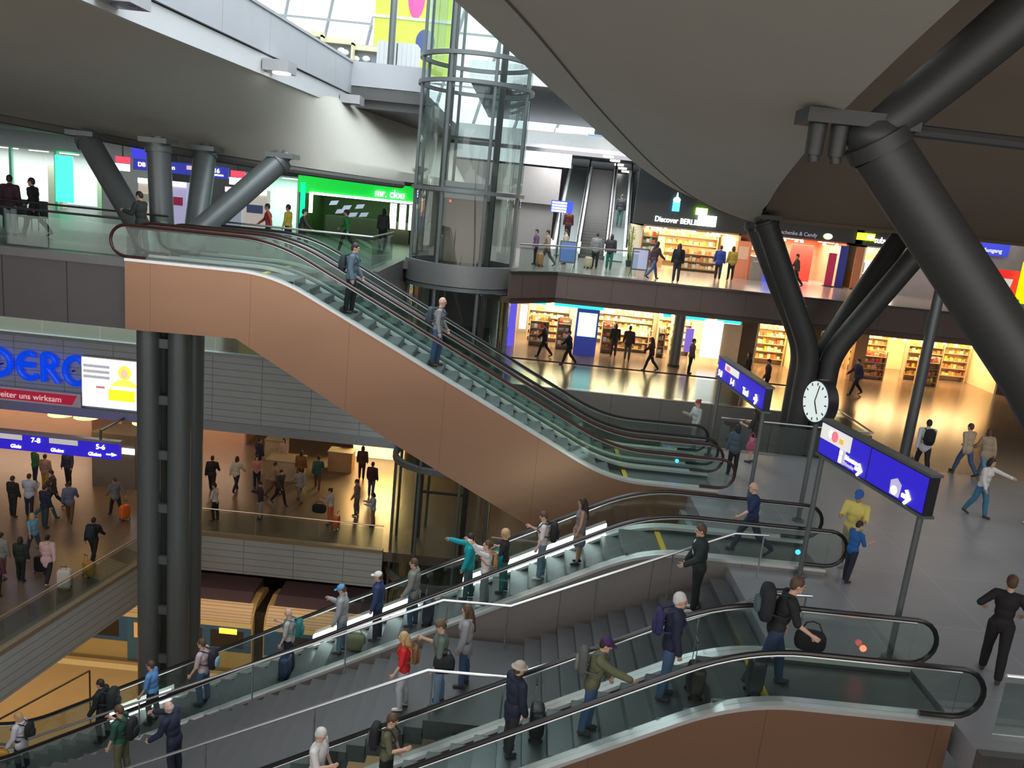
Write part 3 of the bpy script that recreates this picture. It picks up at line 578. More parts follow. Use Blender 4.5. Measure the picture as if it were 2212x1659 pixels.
def shop(name, label, x0, x1, y0, y1, z0, z1, wall, lamp, power, lcol, sign=None, sh=0.6):
    R = thing(name, label, 'shop', ((x0 + x1) / 2, y0, z0))
    MB().box(x0, x1, y1 - .1, y1, z0, z1).build('back_wall', wall, R)
    for x in (x0, x1 - .1): MB().box(x, x + .1, y0, y1, z0, z1).build('side_wall', wall, R)
    MB().box(x0, x1, y0, y1, z1 - .08, z1).build('shop_ceiling', wall, R)
    n = max(2, int((x1 - x0) / 1.3))
    for k in range(n):
        xc = x0 + (k + .5) * (x1 - x0) / n
        MB().box(xc - .3, xc + .3, y0 + 0.6, y0 + 1.2, z1 - .12, z1 - .08).build('ceiling_lamp', lamp, R)
    if sign: MB().box(x0 - .02, x1 + .02, y0 - .12, y0, z1 - sh * 0 - .0, z1 + sh).build('sign_board', sign, R)
    area(name + '_light', ((x0 + x1) / 2, (y0 + y1) / 2 - .3, z1 - .2), (x1 - x0 - .4, y1 - y0 - 1.2), power, lcol)
    return R
def spots(R, x0, x1, y0, y1, z, n, m_):
    rnd = random.Random(int(x0 * 13 + n))
    for k in range(n):
        x, y = x0 + (k + rnd.random() * .7 + .15) * (x1 - x0) / n, rnd.uniform(y0, y1)
        MB().tube([(x, y, z), (x, y, z - .14)], [.05, .09], 10).build('spot_lamp', m_, R, True)
wallw = mat('shop_cream', (0.75, 0.62, 0.42), 0.7); wallo = mat('shop_orange', (0.72, 0.30, 0.16), 0.7); wallp = mat('shop_white', (0.85, 0.86, 0.85), 0.6); walls_ = mat('shop_salmon', (0.66, 0.36, 0.24), 0.7)
warm = (1.0, 0.74, 0.42); neutral = (1.0, 0.92, 0.82); cool = (0.88, 1.0, 0.96)
# upper right gallery shops
Rs = shop('souvenir_shop', 'warm lit souvenir shop with white letters and blue tower sign above', 5.45, 10.3, 40, 44.5, ZA, 6.65, wallw, warm_e, 520, warm)
MB().box(5.0, 10.5, 39.75, 40.0, 6.65, 9.6).build('sign_board', dark_sign, Rs)
text('Discover BERLIN', 0.36, lett_w, Rs, (6.0, 39.72, 6.85), name='white_lettering', sx=0.86, ext=0.03)
tw = MB(); tw.box(6.76, 7.08, 39.6, 39.72, 7.40, 7.82); tw.build('blue_tower_sign', emis('tower_blue', (0.05, 0.55, 1.0), 4), Rs)
MB().ell((6.92, 39.66, 7.92), (0.17, 0.08, 0.15)).tube([(6.92, 39.66, 8.0), (6.92, 39.66, 8.28)], [0.06, 0.01], 8).build('tower_ball', emis('tower_white', (0.5, 0.85, 1.0), 5), Rs, True)
MB().box(7.9, 8.42, 39.6, 39.72, 7.35, 7.66).build('green_sign', emis('lime_sign', (0.55, 1.0, 0.08), 12), Rs)
MB().box(8.05, 8.9, 39.55, 39.7, 6.85, 7.35).build('white_sign', emis('box_sign', (0.95, 1.0, 0.92), 5), Rs)
shelves('warm stocked wall shelf at the back of the souvenir shop', 6.6, 10.0, 43.6, ZA, (0.3, 0.75, 1.2, 1.6), (0, 1, 2, 3, 6), 'small souvenirs packed on the back shelf of the souvenir shop')
shelves('low stocked shelf in the doorway of the souvenir shop', 7.6, 9.6, 40.9, ZA, (0.15, 0.5, 0.85), (0, 1, 3, 6, 2), 'small souvenirs packed on the front shelf of the souvenir shop')
shelves('small card rack left of the souvenir shop door', 5.6, 6.4, 40.7, ZA, (0.4, 0.8, 1.2, 1.5), (4, 1, 2, 0, 8), 'postcards on the rack left of the souvenir shop door')
spots(Rs, 5.7, 10.1, 40.3, 42.4, 6.55, 14, emis('spot_warm', (1.0, 0.85, 0.6), 14))
R = thing('wall_lamp', 'glowing yellow paper lamp at the souvenir shop entrance', 'lamp', (6.7, 41.2, 5.4)); MB().tube([(6.7, 41.2, 5.2), (6.7, 41.2, 5.35), (6.7, 41.2, 6.1)], [0.12, 0.2, 0.17], 12).build('lamp_shade', emis('paper_lamp', (1.0, 0.62, 0.15), 3), R, True)
MB().box(6.55, 6.85, 41.05, 41.35, ZA, 5.25).build('lamp_base', mat('shelf_wood', (0.45, 0.32, 0.2)), R)
Rs = shop('candy_shop', 'orange and salmon walled shop right of the souvenir shop', 10.8, 15.5, 40, 44, ZA, 6.75, wallo, white_e, 420, (1.0, 0.85, 0.7))
MB().box(10.5, 15.7, 39.8, 40.0, 6.75, 7.6).build('sign_board', dark_sign, Rs)
spots(Rs, 11.0, 15.3, 40.3, 42.4, 6.65, 9, emis('spot_warm', (1.0, 0.85, 0.6), 14))
text('Geschenke & Candy', 0.26, mat('dull_letters', (0.45, 0.45, 0.55), 0.5, emit=(0.4, 0.4, 0.6), estr=0.4), Rs, (11.8, 39.77, 6.86), name='dull_lettering', sx=0.95)
MB().ell((14.35, 39.75, 6.95), (0.22, 0.06, 0.14)).build('yellow_logo', emis('lime_logo', (0.85, 1.0, 0.3), 3), Rs, True)
MB().box(13.3, 14.4, 41.5, 41.7, ZA, 6.4).build('red_panel', mat('red_panel', (0.75, 0.05, 0.03), 0.5), Rs)
shelves('stocked shelf in the salmon walled shop', 11.1, 13.0, 43.5, ZA, (0.3, 0.8, 1.3), (0, 2, 4, 1), 'goods on the shelf of the salmon walled shop')
for i, (x, y, z0, z1, c, l) in enumerate(((10.25, 39.2, ZA, 6.35, (0.85, 0.30, 0.16), 'orange advertising pillar between the two upper shops'), (10.95, 38.9, ZA, 5.7, (0.30, 0.26, 0.22), 'grey vending machine beside the orange pillar'), (11.62, 38.7, ZA, 5.9, (0.03, 0.10, 0.85), 'bright blue vending machine beside the orange pillar'))):
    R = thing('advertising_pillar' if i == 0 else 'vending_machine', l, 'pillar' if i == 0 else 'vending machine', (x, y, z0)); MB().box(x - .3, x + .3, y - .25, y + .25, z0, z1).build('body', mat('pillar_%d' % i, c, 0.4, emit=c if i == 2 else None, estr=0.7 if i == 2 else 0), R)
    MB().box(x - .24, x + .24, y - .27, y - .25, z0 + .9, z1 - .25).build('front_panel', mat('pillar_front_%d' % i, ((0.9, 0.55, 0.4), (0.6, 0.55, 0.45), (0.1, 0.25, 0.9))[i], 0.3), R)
for i, (x, c, l) in enumerate(((14.65, (0.55, 0.03, 0.12), 'dark red banner stand before the upper right shops'), (15.15, (0.03, 0.04, 0.32), 'navy banner stand next to the dark red one'), (15.9, (0.42, 0.16, 0.08), 'brown panel stand between the banner stands and the yellow sign shop'))):
    R = thing('banner_stand', l, 'banner stand', (x, 39.5, ZA)); MB().box(x - .19, x + .19, 39.45, 39.5, ZA + .05, 6.6 if i else 6.2).build('banner', mat('banner_%d' % i, c, 0.5), R); MB().box(x - .22, x + .22, 39.3, 39.65, ZA, ZA + .05).build('stand_foot', dsteel, R)
Rs = shop('newsagent_shop', 'bright white shop with yellow and white sign at the far right of the gallery', 16.3, 19.6, 40, 44, ZA, 6.7, wallp, white_e, 420, neutral)
MB().box(16.1, 19.9, 39.85, 40, 6.7, 7.5).build('sign_board', dark_sign, Rs)
MB().box(15.75, 16.55, 39.7, 39.85, 6.95, 7.28).build('yellow_sign', emis('yellow_sign', (0.85, 1.0, 0.02), 4), Rs); MB().box(16.2, 16.5, 39.68, 39.7, 7.02, 7.2).build('white_symbol', lett_w, Rs)
text('subway', 0.42, lett_w, Rs, (16.6, 39.8, 6.88), name='white_lettering', sx=0.8)
MB().box(16.4, 17.5, 41, 41.1, 6.0, 6.7).build('yellow_menu', mat('menu_yellow', (0.8, 0.55, 0.05), 0.5, emit=(1, .7, .1), estr=0.8), Rs)
MB().box(15.95, 16.5, 40.1, 40.2, 5.4, 5.9).build('olive_panel', mat('olive', (0.45, 0.42, 0.02), 0.5), Rs); MB().box(16.0, 16.6, 40.2, 40.8, ZA, 5.35).build('counter', mat('counter_amber', (0.55, 0.36, 0.08), 0.5), Rs)
spots(Rs, 16.5, 19.4, 40.3, 41.5, 6.62, 5, white_e)
# far right: red advertising wall, blue sign, light band
R = thing('advertising_wall', 'large red poster wall with white figure and yellow disc behind the near strut', 'poster', (20.4, 36, 4.6))
MB().box(19.0, 21.55, 36.0, 36.15, ZA + .55, 6.32).build('red_panel', mat('ad_red', (0.80, 0.03, 0.03), 0.5, emit=(0.9, .03, .03), estr=0.5), R)
MB().tube([(19.45, 35.97, 6.1), (19.45, 36.0, 6.1)], 0.2, 18).build('yellow_disc', mat('ad_yellow', (0.9, 0.65, 0.02), 0.5, emit=(1, .75, 0), estr=0.5), R)
fg = MB(); fg.prism([(19.6, 5.6), (20.1, 6.0), (20.5, 6.1), (20.6, 5.95), (21.3, 5.95), (21.2, 5.4), (20.7, 5.3), (20.6, 4.75), (20.1, 4.7), (20.0, 5.2), (19.75, 5.3)], 'y', 35.96, 35.99); fg.build('white_figure', mat('ad_white', (0.85, 0.85, 0.88), 0.5, emit=(.9, .9, .95), estr=0.3), R)
MB().box(20.2, 21.3, 35.2, 35.95, ZA, ZA + .55).build('plinth', mat('plinth_grey', (0.5, 0.48, 0.46), 0.5), R)
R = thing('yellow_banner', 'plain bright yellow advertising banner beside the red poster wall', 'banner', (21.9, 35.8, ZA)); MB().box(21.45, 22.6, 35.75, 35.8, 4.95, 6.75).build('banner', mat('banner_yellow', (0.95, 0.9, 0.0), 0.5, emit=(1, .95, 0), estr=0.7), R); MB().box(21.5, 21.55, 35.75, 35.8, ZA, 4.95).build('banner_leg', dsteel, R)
R = thing('blue_wall_sign', 'small blue sign with white writing at the right edge above the red poster', 'sign', (20.6, 38.4, 6.9)); MB().box(20.9, 22.2, 38.3, 38.4, 6.85, 7.4).build('sign_panel', emis('db_blue_dim', (0.03, 0.05, 0.55), 0.8), R); text('Ausgang', 0.26, mat('sign_white', (0.8, 0.8, 0.85), 0.5, emit=(.8, .8, .9), estr=0.8), R, (21.0, 38.28, 7.0), name='white_lettering'); MB().box(21.5, 21.56, 38.33, 38.38, 7.4, 7.95).build('hanger', dsteel, R)
bb = MB(); bb.box(17.5, 46, 38.6, 38.8, ZA, 7.95); struct(bb, 'wall_gallery_right', mat('grey_wall', (0.33, 0.33, 0.36), 0.6))
R = thing('light_band', 'white lit ceiling band at the right edge', 'lamp', (21, 36.5, 7.9)); MB().box(19.2, 24, 35.4, 36.1, 7.66, 7.94).build('diffuser', emis('band_light', (0.85, 0.95, 1.0), 1.6), R)
R = thing('white_column', 'pale grey round column left of the small blue sign', 'column', (19.6, 37.2, ZA)); MB().tube([(19.5, 37.0, 7.95), (20.3, 37.0, 6.6), (20.5, 37.0, ZA)], 0.16, 12).build('shaft', mat('pale_column', (0.6, 0.63, 0.65), 0.5), R, True)
# lower right shops (hall level)
Rs = shop('perfume_shop', 'brightly lit shop with turquoise light line and blue info column', -0.2, 11.2, 40.6, 45.5, ZB, 2.5, wallw, white_e, 1500, (1.0, 0.78, 0.46))
for x0, x1 in ((0.1, 1.3), (1.7, 4.2), (7.2, 7.6), (8.2, 9.4), (9.9, 11.1)): MB().box(x0, x1, 40.5, 40.58, 2.22, 2.36).build('turquoise_light', emis('turquoise', (0.02, 0.55, 0.62), 2.0), Rs)
MB().box(-0.55, -0.15, 40.2, 40.6, ZB, 2.75).build('violet_pillar', mat('violet_pillar', (0.12, 0.10, 0.65), 0.4, emit=(.15, .12, 1.0), estr=0.7), Rs)
MB().box(0.05, 0.4, 40.5, 40.6, 0.9, 2.1).build('white_panel', emis('lit_panel', (1, 1, 1), 2.5), Rs); MB().box(9.3, 10.2, 40.4, 40.6, 0.4, 2.3).build('white_panel', emis('lit_panel', (1, 1, 1), 2.5), Rs)
MB().box(10.25, 11.2, 40.45, 40.6, 0.1, 2.2).build('beige_panel', mat('beige_panel', (0.78, 0.62, 0.45), 0.5), Rs); MB().box(8.4, 8.8, 40.3, 40.35, 0.6, 1.8).build('violet_poster', mat('violet_poster', (0.25, 0.15, 0.7), 0.4, emit=(.3, .2, .9), estr=0.6), Rs)
for i, (x0, x1, y) in enumerate(((0.5, 2.7, 43), (4.2, 7.4, 44.5), (8.1, 9.2, 43))): shelves(('low lit display shelf left of the blue info column', 'long packed shelf at the back of the brightly lit lower shop', 'short display shelf beside the white lit panel')[i], x0, x1, y, ZB, (0.25, 0.6, 0.95, 1.3, 1.65), (0, 2, 6, 3, 0, 2), ('packs on the shelf left of the blue info column', 'packed goods at the back of the bright lower shop', 'packs on the shelf beside the white lit panel')[i], 'lower shop shelving', (0.7, 0.55, 0.35))
shelves('free standing rack in the middle of the brightly lit lower shop', 4.6, 6.9, 42.4, ZB, (0.2, 0.55, 0.9), (2, 0, 6, 9), 'goods on the free standing rack of the lower shop', 'lower shop shelving', (0.7, 0.55, 0.35))
spots(Rs, 0.2, 11.0, 40.75, 42.0, 2.42, 26, emis('spot_warm', (1.0, 0.85, 0.6), 14))
for i, (x0, x1, y, l, g) in enumerate(((0.6, 1.6, 41.4, 'low glass top display rack at the left end of the bright lower shop', 'perfume packs on the low rack at the left end'), (2.0, 2.7, 41.2, 'narrow display rack left behind the blue info column', 'packs on the narrow rack behind the blue info column'), (7.6, 9.3, 44.4, 'wide wall shelf behind the dark round column', 'packs on the wide wall shelf behind the round column'), (4.3, 4.9, 41.3, 'slim display rack right behind the blue info column', 'packs on the slim rack behind the blue info column'), (7.2, 7.6, 41.6, 'slim rack just left of the dark round column', 'packs on the slim rack left of the round column'))):
    shelves(l, x0, x1, y, ZB, (0.25, 0.6, 0.95, 1.3) if i != 2 else (0.25, 0.6, 0.95, 1.3, 1.65), (0, 2, 6, 1, 4, 2), g, 'lower shop shelving', (0.75, 0.62, 0.42))
R = thing('info_column', 'blue information column with pale cyan screen before the lower shop', 'info column', (3.4, 39.9, ZB)); MB().box(2.85, 3.95, 39.75, 40.05, ZB, 2.28).build('body', mat('info_blue', (0.03, 0.05, 0.32), 0.35, emit=(.05, .08, .6), estr=0.25), R); MB().box(2.95, 3.85, 39.72, 39.75, 0.95, 2.12).build('screen', emis('cyan_screen', (0.45, 0.95, 1.0), 2.4), R)
R = thing('round_column', 'dark round column in front of the brightly lit lower shop', 'column', (7.85, 39.4, ZB)); MB().tube([(7.8, 39.2, ZB), (7.8, 39.2, 3.5)], 0.27, 16).build('shaft', gsteel, R, True); MB().tube([(7.8, 39.2, ZB), (7.8, 39.2, 0.12)], 0.3, 16).build('base_ring', dsteel, R, True)
bb = MB(); bb.box(11.2, 12.0, 40.6, 45.5, ZB, 3.5).box(14.4, 15.2, 40.6, 45.5, ZB, 3.5); struct(bb, 'wall_arcade_pier', mat('brown_pier', (0.10, 0.07, 0.05), 0.6))
Rs = shop('gift_shop', 'yellow lit shop partly hidden by the branching column', 12.0, 14.4, 40.6, 45.4, ZB, 2.5, wallw, warm_e, 420, (1.0, 0.7, 0.32))
spots(Rs, 12.2, 14.2, 40.8, 42, 2.4, 6, emis('spot_amber', (1.0, 0.72, 0.36), 12))
shelves('tall packed shelf in the yellow lit shop', 12.2, 14.2, 43.0, ZB, (0.3, 0.7, 1.1, 1.5, 1.9), (0, 6, 4, 2, 0), 'packed goods in the yellow lit shop')
Rs = shop('clothing_shop', 'orange lit shop behind the slim round post', 15.2, 24.5, 40.6, 45.4, ZB, 2.4, wallw, warm_e, 1000, (1.0, 0.66, 0.30))
for i, (x0, x1, y) in enumerate(((15.5, 17.2, 43), (18.0, 20.0, 44), (20.4, 22.3, 42.5), (22.6, 24.2, 43.5))): shelves('packed wall rack in the orange lit shop, rack %s' % ('by the left wall', 'behind the brown pillar', 'right of the slim post', 'by the right wall')[i], x0, x1, y, ZB, (0.3, 0.7, 1.1, 1.5, 1.85), (1, 0, 3, 6, 1), 'goods on the rack %s of the orange lit shop' % ('by the left wall', 'behind the brown pillar', 'right of the slim post', 'by the right wall')[i])
spots(Rs, 15.4, 24.3, 40.8, 42.2, 2.3, 20, emis('spot_amber', (1.0, 0.72, 0.36), 12))
for i, (x0, x1, y) in enumerate(((17.7, 19.0, 41.6), (20.6, 21.6, 41.3))): shelves('low packed rack in the orange lit shop, ' + ('right of the brown pillar', 'right behind the slim post')[i], x0, x1, y, ZB, (0.2, 0.55, 0.9, 1.2), (1, 3, 6, 9, 4), 'goods on the low rack ' + ('right of the brown pillar', 'right behind the slim post'[:26])[i])
MB().box(16.9, 17.5, 40.3, 40.7, ZB, 2.4).build('brown_pillar', mat('pillar_brown', (0.38, 0.22, 0.12), 0.5), Rs)
bb = MB(); bb.box(24.5, 46, 40.6, 40.8, ZB, 3.5); struct(bb, 'wall_arcade_right', mat('brown_pier', (0.10, 0.07, 0.05), 0.6))
# left gallery shops
Rs = shop('pharmacy_shop', 'glaring white shop at the far left of the gallery', -30, -19.8, 38.5, 44, ZA, 7.3, wallp, coolw_e, 480, cool)
for x in (-24.2, -22.1, -19.9): MB().box(x, x + .12, 38.3, 38.45, ZA, 7.3).build('door_post', mat('mint_post', (0.25, 0.7, 0.5), 0.3), Rs)
MB().box(-22.0, -21.2, 38.2, 38.3, 5.0, 7.1).build('green_light', emis('green_tube', (0.05, 0.9, 0.4), 2.0), Rs)
for x in (-23.4, -21.0): MB().box(x, x + .7, 40, 40.4, ZA, 6.6).build('display_shelf', mat('beige_shelf', (0.62, 0.56, 0.45), 0.5), Rs)
MB().box(-30, -19.9, 38.3, 38.5, 7.3, 8.0).build('sign_board', mat('sign_grey', (0.4, 0.45, 0.47), 0.4), Rs)
bb = MB(); bb.box(-19.8, -4.6, 42.0, 42.2, ZA, 8.0); bb.box(-19.8, -17.2, 38.2, 38.5, ZA, 8.0); struct(bb, 'wall_gallery_left', mat('pale_wall', (0.55, 0.57, 0.57), 0.6))
for i, (x0, x1, c, l) in enumerate(((-17.0, -16.0, (0.75, 0.66, 0.56), 'beige panel kiosk behind the left tree column'), (-15.9, -14.9, (0.62, 0.58, 0.88), 'lavender ticket machine with red square left of the tree column'), (-13.2, -12.5, (0.42, 0.46, 0.56), 'grey ticket machine right of the tree column'), (-12.4, -11.4, (0.72, 0.66, 0.58), 'cream panel kiosk with blue notice right of the tree column'))):
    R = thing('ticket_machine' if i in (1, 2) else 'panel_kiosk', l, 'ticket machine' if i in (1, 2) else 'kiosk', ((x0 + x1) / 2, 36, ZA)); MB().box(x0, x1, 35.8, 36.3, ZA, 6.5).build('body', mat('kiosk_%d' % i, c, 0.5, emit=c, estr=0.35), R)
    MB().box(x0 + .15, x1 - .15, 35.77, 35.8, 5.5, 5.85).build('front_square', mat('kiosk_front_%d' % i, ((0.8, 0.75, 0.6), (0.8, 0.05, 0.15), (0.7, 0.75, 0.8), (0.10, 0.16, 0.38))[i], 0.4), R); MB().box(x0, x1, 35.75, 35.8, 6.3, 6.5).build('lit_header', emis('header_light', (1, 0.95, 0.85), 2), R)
R = thing('gallery_sign', 'long blue platform sign with white writing hung behind the left tree column', 'sign', (-14.5, 34, 7.2))
MB().box(-16.3, -12.4, 33.9, 34.0, 6.85, 7.3).build('sign_panel', mat('db_navy', (0.02, 0.025, 0.22), 0.4, emit=(.03, .04, .5), estr=0.6), R); MB().box(-16.35, -15.2, 33.85, 33.9, 7.32, 7.75).build('upper_panel', mat('db_blue', (0.04, 0.05, 0.6), 0.4, emit=(.05, .05, .8), estr=0.7), R)
text('DB Information', 0.24, lett_w, R, (-16.1, 33.87, 7.0), name='white_lettering'); text('11-16', 0.24, lett_w, R, (-13.3, 33.87, 7.05), name='white_numbers'); MB().box(-14.1, -13.4, 33.87, 33.9, 7.06, 7.22).build('pale_field', mat('pale_field', (0.8, 0.6, 0.6), 0.5, emit=(.8, .6, .6), estr=0.6), R)
MB().tube([(-12.95, 33.88, 6.96), (-12.6, 33.88, 6.96)], 0.03, 6).build('arrow', lett_w, R); MB().box(-16.3, -12.4, 33.93, 33.98, 7.95, 8.0).box(-14.5, -14.45, 33.93, 33.98, 7.3, 8.0).build('hanger', dsteel, R)
for i, (x, z) in enumerate(((-16.75, 7.05), (-12.02, 6.95))):
    R = thing('lit_box_sign', ('small red and white lit box left end of the long blue sign', 'small red and white lit box right end of the long blue sign')[i], 'sign', (x, 34, z)); MB().box(x - .28, x + .28, 33.9, 34, z, z + .26).build('red_panel', mat('box_red', (0.85, 0.06, 0.12), 0.4, emit=(.9, .06, .12), estr=1.0), R); MB().box(x - .33, x + .27, 33.9, 34, z - .3, z - .02).build('white_panel', emis('box_white', (0.92, 1, 0.95), 2.5), R); MB().box(x - .02, x + .02, 33.93, 33.97, z + .26, 8.0).build('hanger', dsteel, R)
Rs = shop('green_shop', 'green lit shop with glowing white frame line beside the lift', -10.4, -5.0, 37.5, 41.5, ZA, 6.9, mat('green_wall', (0.06, 0.085, 0.03), 0.5), emis('green_lamp', (0.1, 1.0, 0.2), 2.5), 60, (0.45, 1.0, 0.5))
MB().box(-10.5, -4.9, 37.35, 37.5, 6.55, 7.3).build('sign_board', mat('green_board', (0.01, 0.30, 0.03), 0.4, emit=(0, .55, .04), estr=1.1), Rs)
gw = emis('green_white_tube', (0.75, 1.0, 0.82), 6.0)
for (x0, x1, z0, z1) in ((-9.9, -5.0, 6.52, 6.62), (-9.95, -9.8, 5.7, 6.62)): MB().box(x0, x1, 37.28, 37.36, z0, z1).build('frame_light', gw, Rs)
MB().box(-10.35, -10.15, 37.25, 37.35, ZA, 7.0).build('green_post', emis('mint_tube', (0.0, 0.75, 0.35), 1.2), Rs); MB().box(-5.1, -4.95, 37.25, 37.35, ZA, 6.5).build('green_post', emis('mint_tube', (0.0, 0.75, 0.35), 1.2), Rs)
text('mr. clou', 0.5, lett_w, Rs, (-7.0, 37.25, 6.72), name='white_lettering', sx=0.8, ext=0.05)
for x in (-6.5, -6.05, -5.6): MB().box(x, x + .3, 38.6, 38.7, 5.3, 6.45).build('lit_menu', emis('menu_light', (0.95, 1.0, 0.85), 2.0), Rs)
for x, z in ((-9.2, 6.1), (-8.6, 5.95), (-8.0, 6.05), (-8.9, 5.75), (-8.3, 5.65), (-7.8, 5.7)): MB().prism([(x, z), (x + .35, z + .05), (x + .45, z + .25), (x + .1, z + .2)], 'y', 37.9, 37.95).build('lilac_picture', mat('lilac', (0.55, 0.5, 0.75), 0.5, emit=(.5, .5, .75), estr=0.5), Rs)
MB().box(-9.6, -5.6, 39, 39.6, ZA, 5.6).build('counter', mat('dark_counter', (0.10, 0.085, 0.06), 0.5), Rs)
bb = MB(); bb.box(-19.8, -4.7, 38.3, 38.32, ZA, 8.0) if False else bb.box(-4.7, -4.5, 33.2, 46, ZA, 8.1); struct(bb, 'wall_gallery_end', mat('dark_wall', (0.10, 0.085, 0.075), 0.7))
Rs = shop('mint_shop', 'pale mint lit shop front left of the green shop', -13.4, -10.6, 38.0, 41.8, ZA, 7.2, mat('mint_wall', (0.55, 0.68, 0.62), 0.5), coolw_e, 200, (0.8, 1.0, 0.9))
text('Jim Block', 0.34, lett_w, Rs, (-12.2, 37.95, 6.45), name='white_lettering')
for i in range(5):
    x = -19.5 + i * 0.72
    if i == 0: R0 = thing('lounge_seat', 'row of dark seats behind the gallery railing', 'chair', (x, 27.6, ZA), 'dark seats on the left gallery'); q = mat('seat_dark', (0.045, 0.045, 0.05), 0.5); MB().box(x - .28, x + .28, 27.35, 27.85, ZA + .38, ZA + .46).build('seat', q, R0); MB().box(x - .28, x + .28, 27.83, 27.9, ZA + .4, ZA + .95).build('backrest', q, R0); [MB().tube([(x + dx, 27.6 + dy, ZA), (x + dx, 27.6 + dy, ZA + .38)], 0.02, 6).build('leg', dsteel, R0) for dx in (-.24, .24) for dy in (-.2, .2)]; R0['label'] = 'dark seat in the row behind the left gallery railing'
    else: c = copy_tree(R0); c.location.x = x
# lower concourse: shop, kiosk, signs
Rs = shop('bakery', 'salmon walled shop under the blue letters at the lower left', -33, -13.9, 41.5, 47, ZC, -3.1, walls_, warm_e, 1100, (1.0, 0.70, 0.48))
MB().box(-20.2, -18.9, 40.6, 41.2, ZC, -5.9).build('counter', mat('counter_yellow', (0.6, 0.38, 0.1), 0.5), Rs); MB().box(-22, -20.6, 41.0, 41.4, ZC, -3.4).build('wall_panel', walls_, Rs)
for i, x in enumerate((-19.0, -17.9, -15.4)):
    R = thing('ceiling_lamp', ('amber glowing ceiling lamp above the hanging sign, left of three', 'amber glowing ceiling lamp above the hanging sign, middle of three', 'amber glowing ceiling lamp beside the tall steel column')[i], 'lamp', (x, 33, -3.1), 'amber lamps under the lower concourse ceiling')
    MB().tube([(x, 33, -3.1), (x, 33, -3.42)], 0.03, 6).build('rod', dsteel, R); MB().tube([(x, 33, -3.42), (x, 33, -3.5), (x, 33, -3.62)], [0.2, 0.5, 0.52], 18).build('lamp_shade', emis('amber_lamp', (1.0, 0.55, 0.12), 5), R, True)
for k in range(7):
    x = -27 + k * 4.6
    R = thing('ceiling_lamp', 'round recessed ceiling lamp over the rear of the lower concourse', 'lamp', (x, 44, -3.15), 'recessed concourse lamps'); MB().tube([(x, 44, -3.1), (x, 44, -3.18)], 0.25, 16).build('lamp_disc', warm_e, R, True)
R = thing('info_kiosk', 'dark grey box kiosk with blue poster and lit corner on the lower concourse', 'kiosk', (-17.1, 34.4, ZC)); MB().box(-18.1, -16.2, 33.7, 35.2, ZC, -4.5).build('body', mat('kiosk_grey', (0.16, 0.15, 0.14), 0.5), R); MB().box(-16.2, -16.17, 33.9, 34.9, -5.6, -4.7).build('blue_poster', mat('poster_blue', (0.03, 0.12, 0.4), 0.4, emit=(.03, .15, .5), estr=0.5), R); MB().box(-16.75, -16.2, 33.66, 33.7, -5.35, -5.1).build('lit_corner', emis('kiosk_light', (1, 0.95, 0.85), 4), R)
dbb = mat('sign_db_blue', (0.02, 0.015, 0.42), 0.35, emit=(0.04, 0.02, 0.75), estr=0.55)
R = thing('hanging_sign', 'long blue platform sign hanging under the ribbed edge at the lower left', 'sign', (-17.3, 29.5, -3.4))
MB().box(-21.6, -14.75, 29.45, 29.6, -4.06, -3.42).build('sign_panel', dbb, R); MB().box(-21.6, -14.7, 29.4, 29.65, -3.4, -3.3).build('carrier_beam', mat('carrier', (0.35, 0.33, 0.3), 0.4, 0.5), R)
for x in (-20.6, -15.5): MB().tube([(x, 29.52, -3.3), (x, 29.52, -2.95)], 0.05, 8).tube([(x, 29.52, -2.97), (x, 31.75, -2.97)], 0.05, 8).build('hanger', gsteel, R)
for s_, x, z, k in (('7-8', -18.15, -3.68, .27), ('5-6', -15.65, -3.68, .27), ('1-2', -20.4, -3.68, .27)): text(s_, k, lett_w, R, (x, 29.43, z), name='platform_numbers')
for s_, x, z in (('Gleis', -18.95, -3.97), ('Gleise', -17.4, -3.97), ('Gleise', -15.95, -3.97)): text(s_, .2, lett_w, R, (x, 29.43, z), name='white_lettering')
for x0, x1 in ((-17.45, -16.35), (-19.4, -18.5)): MB().box(x0, x1, 29.43, 29.45, -3.64, -3.44).build('pale_field', mat('sign_pale', (0.6, 0.6, 0.58), 0.4, emit=(.7, .7, .65), estr=0.4), R)
MB().prism([(-15.05, -3.93), (-14.85, -3.86), (-15.05, -3.79), (-15.0, -3.84), (-15.25, -3.84), (-15.25, -3.88), (-15.0, -3.88)], 'y', 29.42, 29.45).build('arrow', lett_w, R)
Rs = shop('snack_bar', 'yellow lit snack bar behind the lower glass lift', -8.4, -5.2, 41.0, 45, ZC, -3.3, mat('snack_yellow', (0.8, 0.55, 0.15), 0.6), warm_e, 900, (1.0, 0.72, 0.3))
MB().box(-8.1, -5.4, 41.3, 41.9, ZC, -5.95).build('counter', emis('lit_counter', (1.0, 0.80, 0.40), 1.6), Rs); MB().box(-7.3, -5.4, 43, 43.1, -5.6, -4.3).build('menu_board', emis('menu_yellow_light', (1, 0.75, 0.2), 2.5), Rs); MB().box(-8.3, -7.4, 42.4, 42.5, -5.8, -4.4).build('red_board', mat('snack_red', (0.7, 0.2, 0.12), 0.5), Rs)
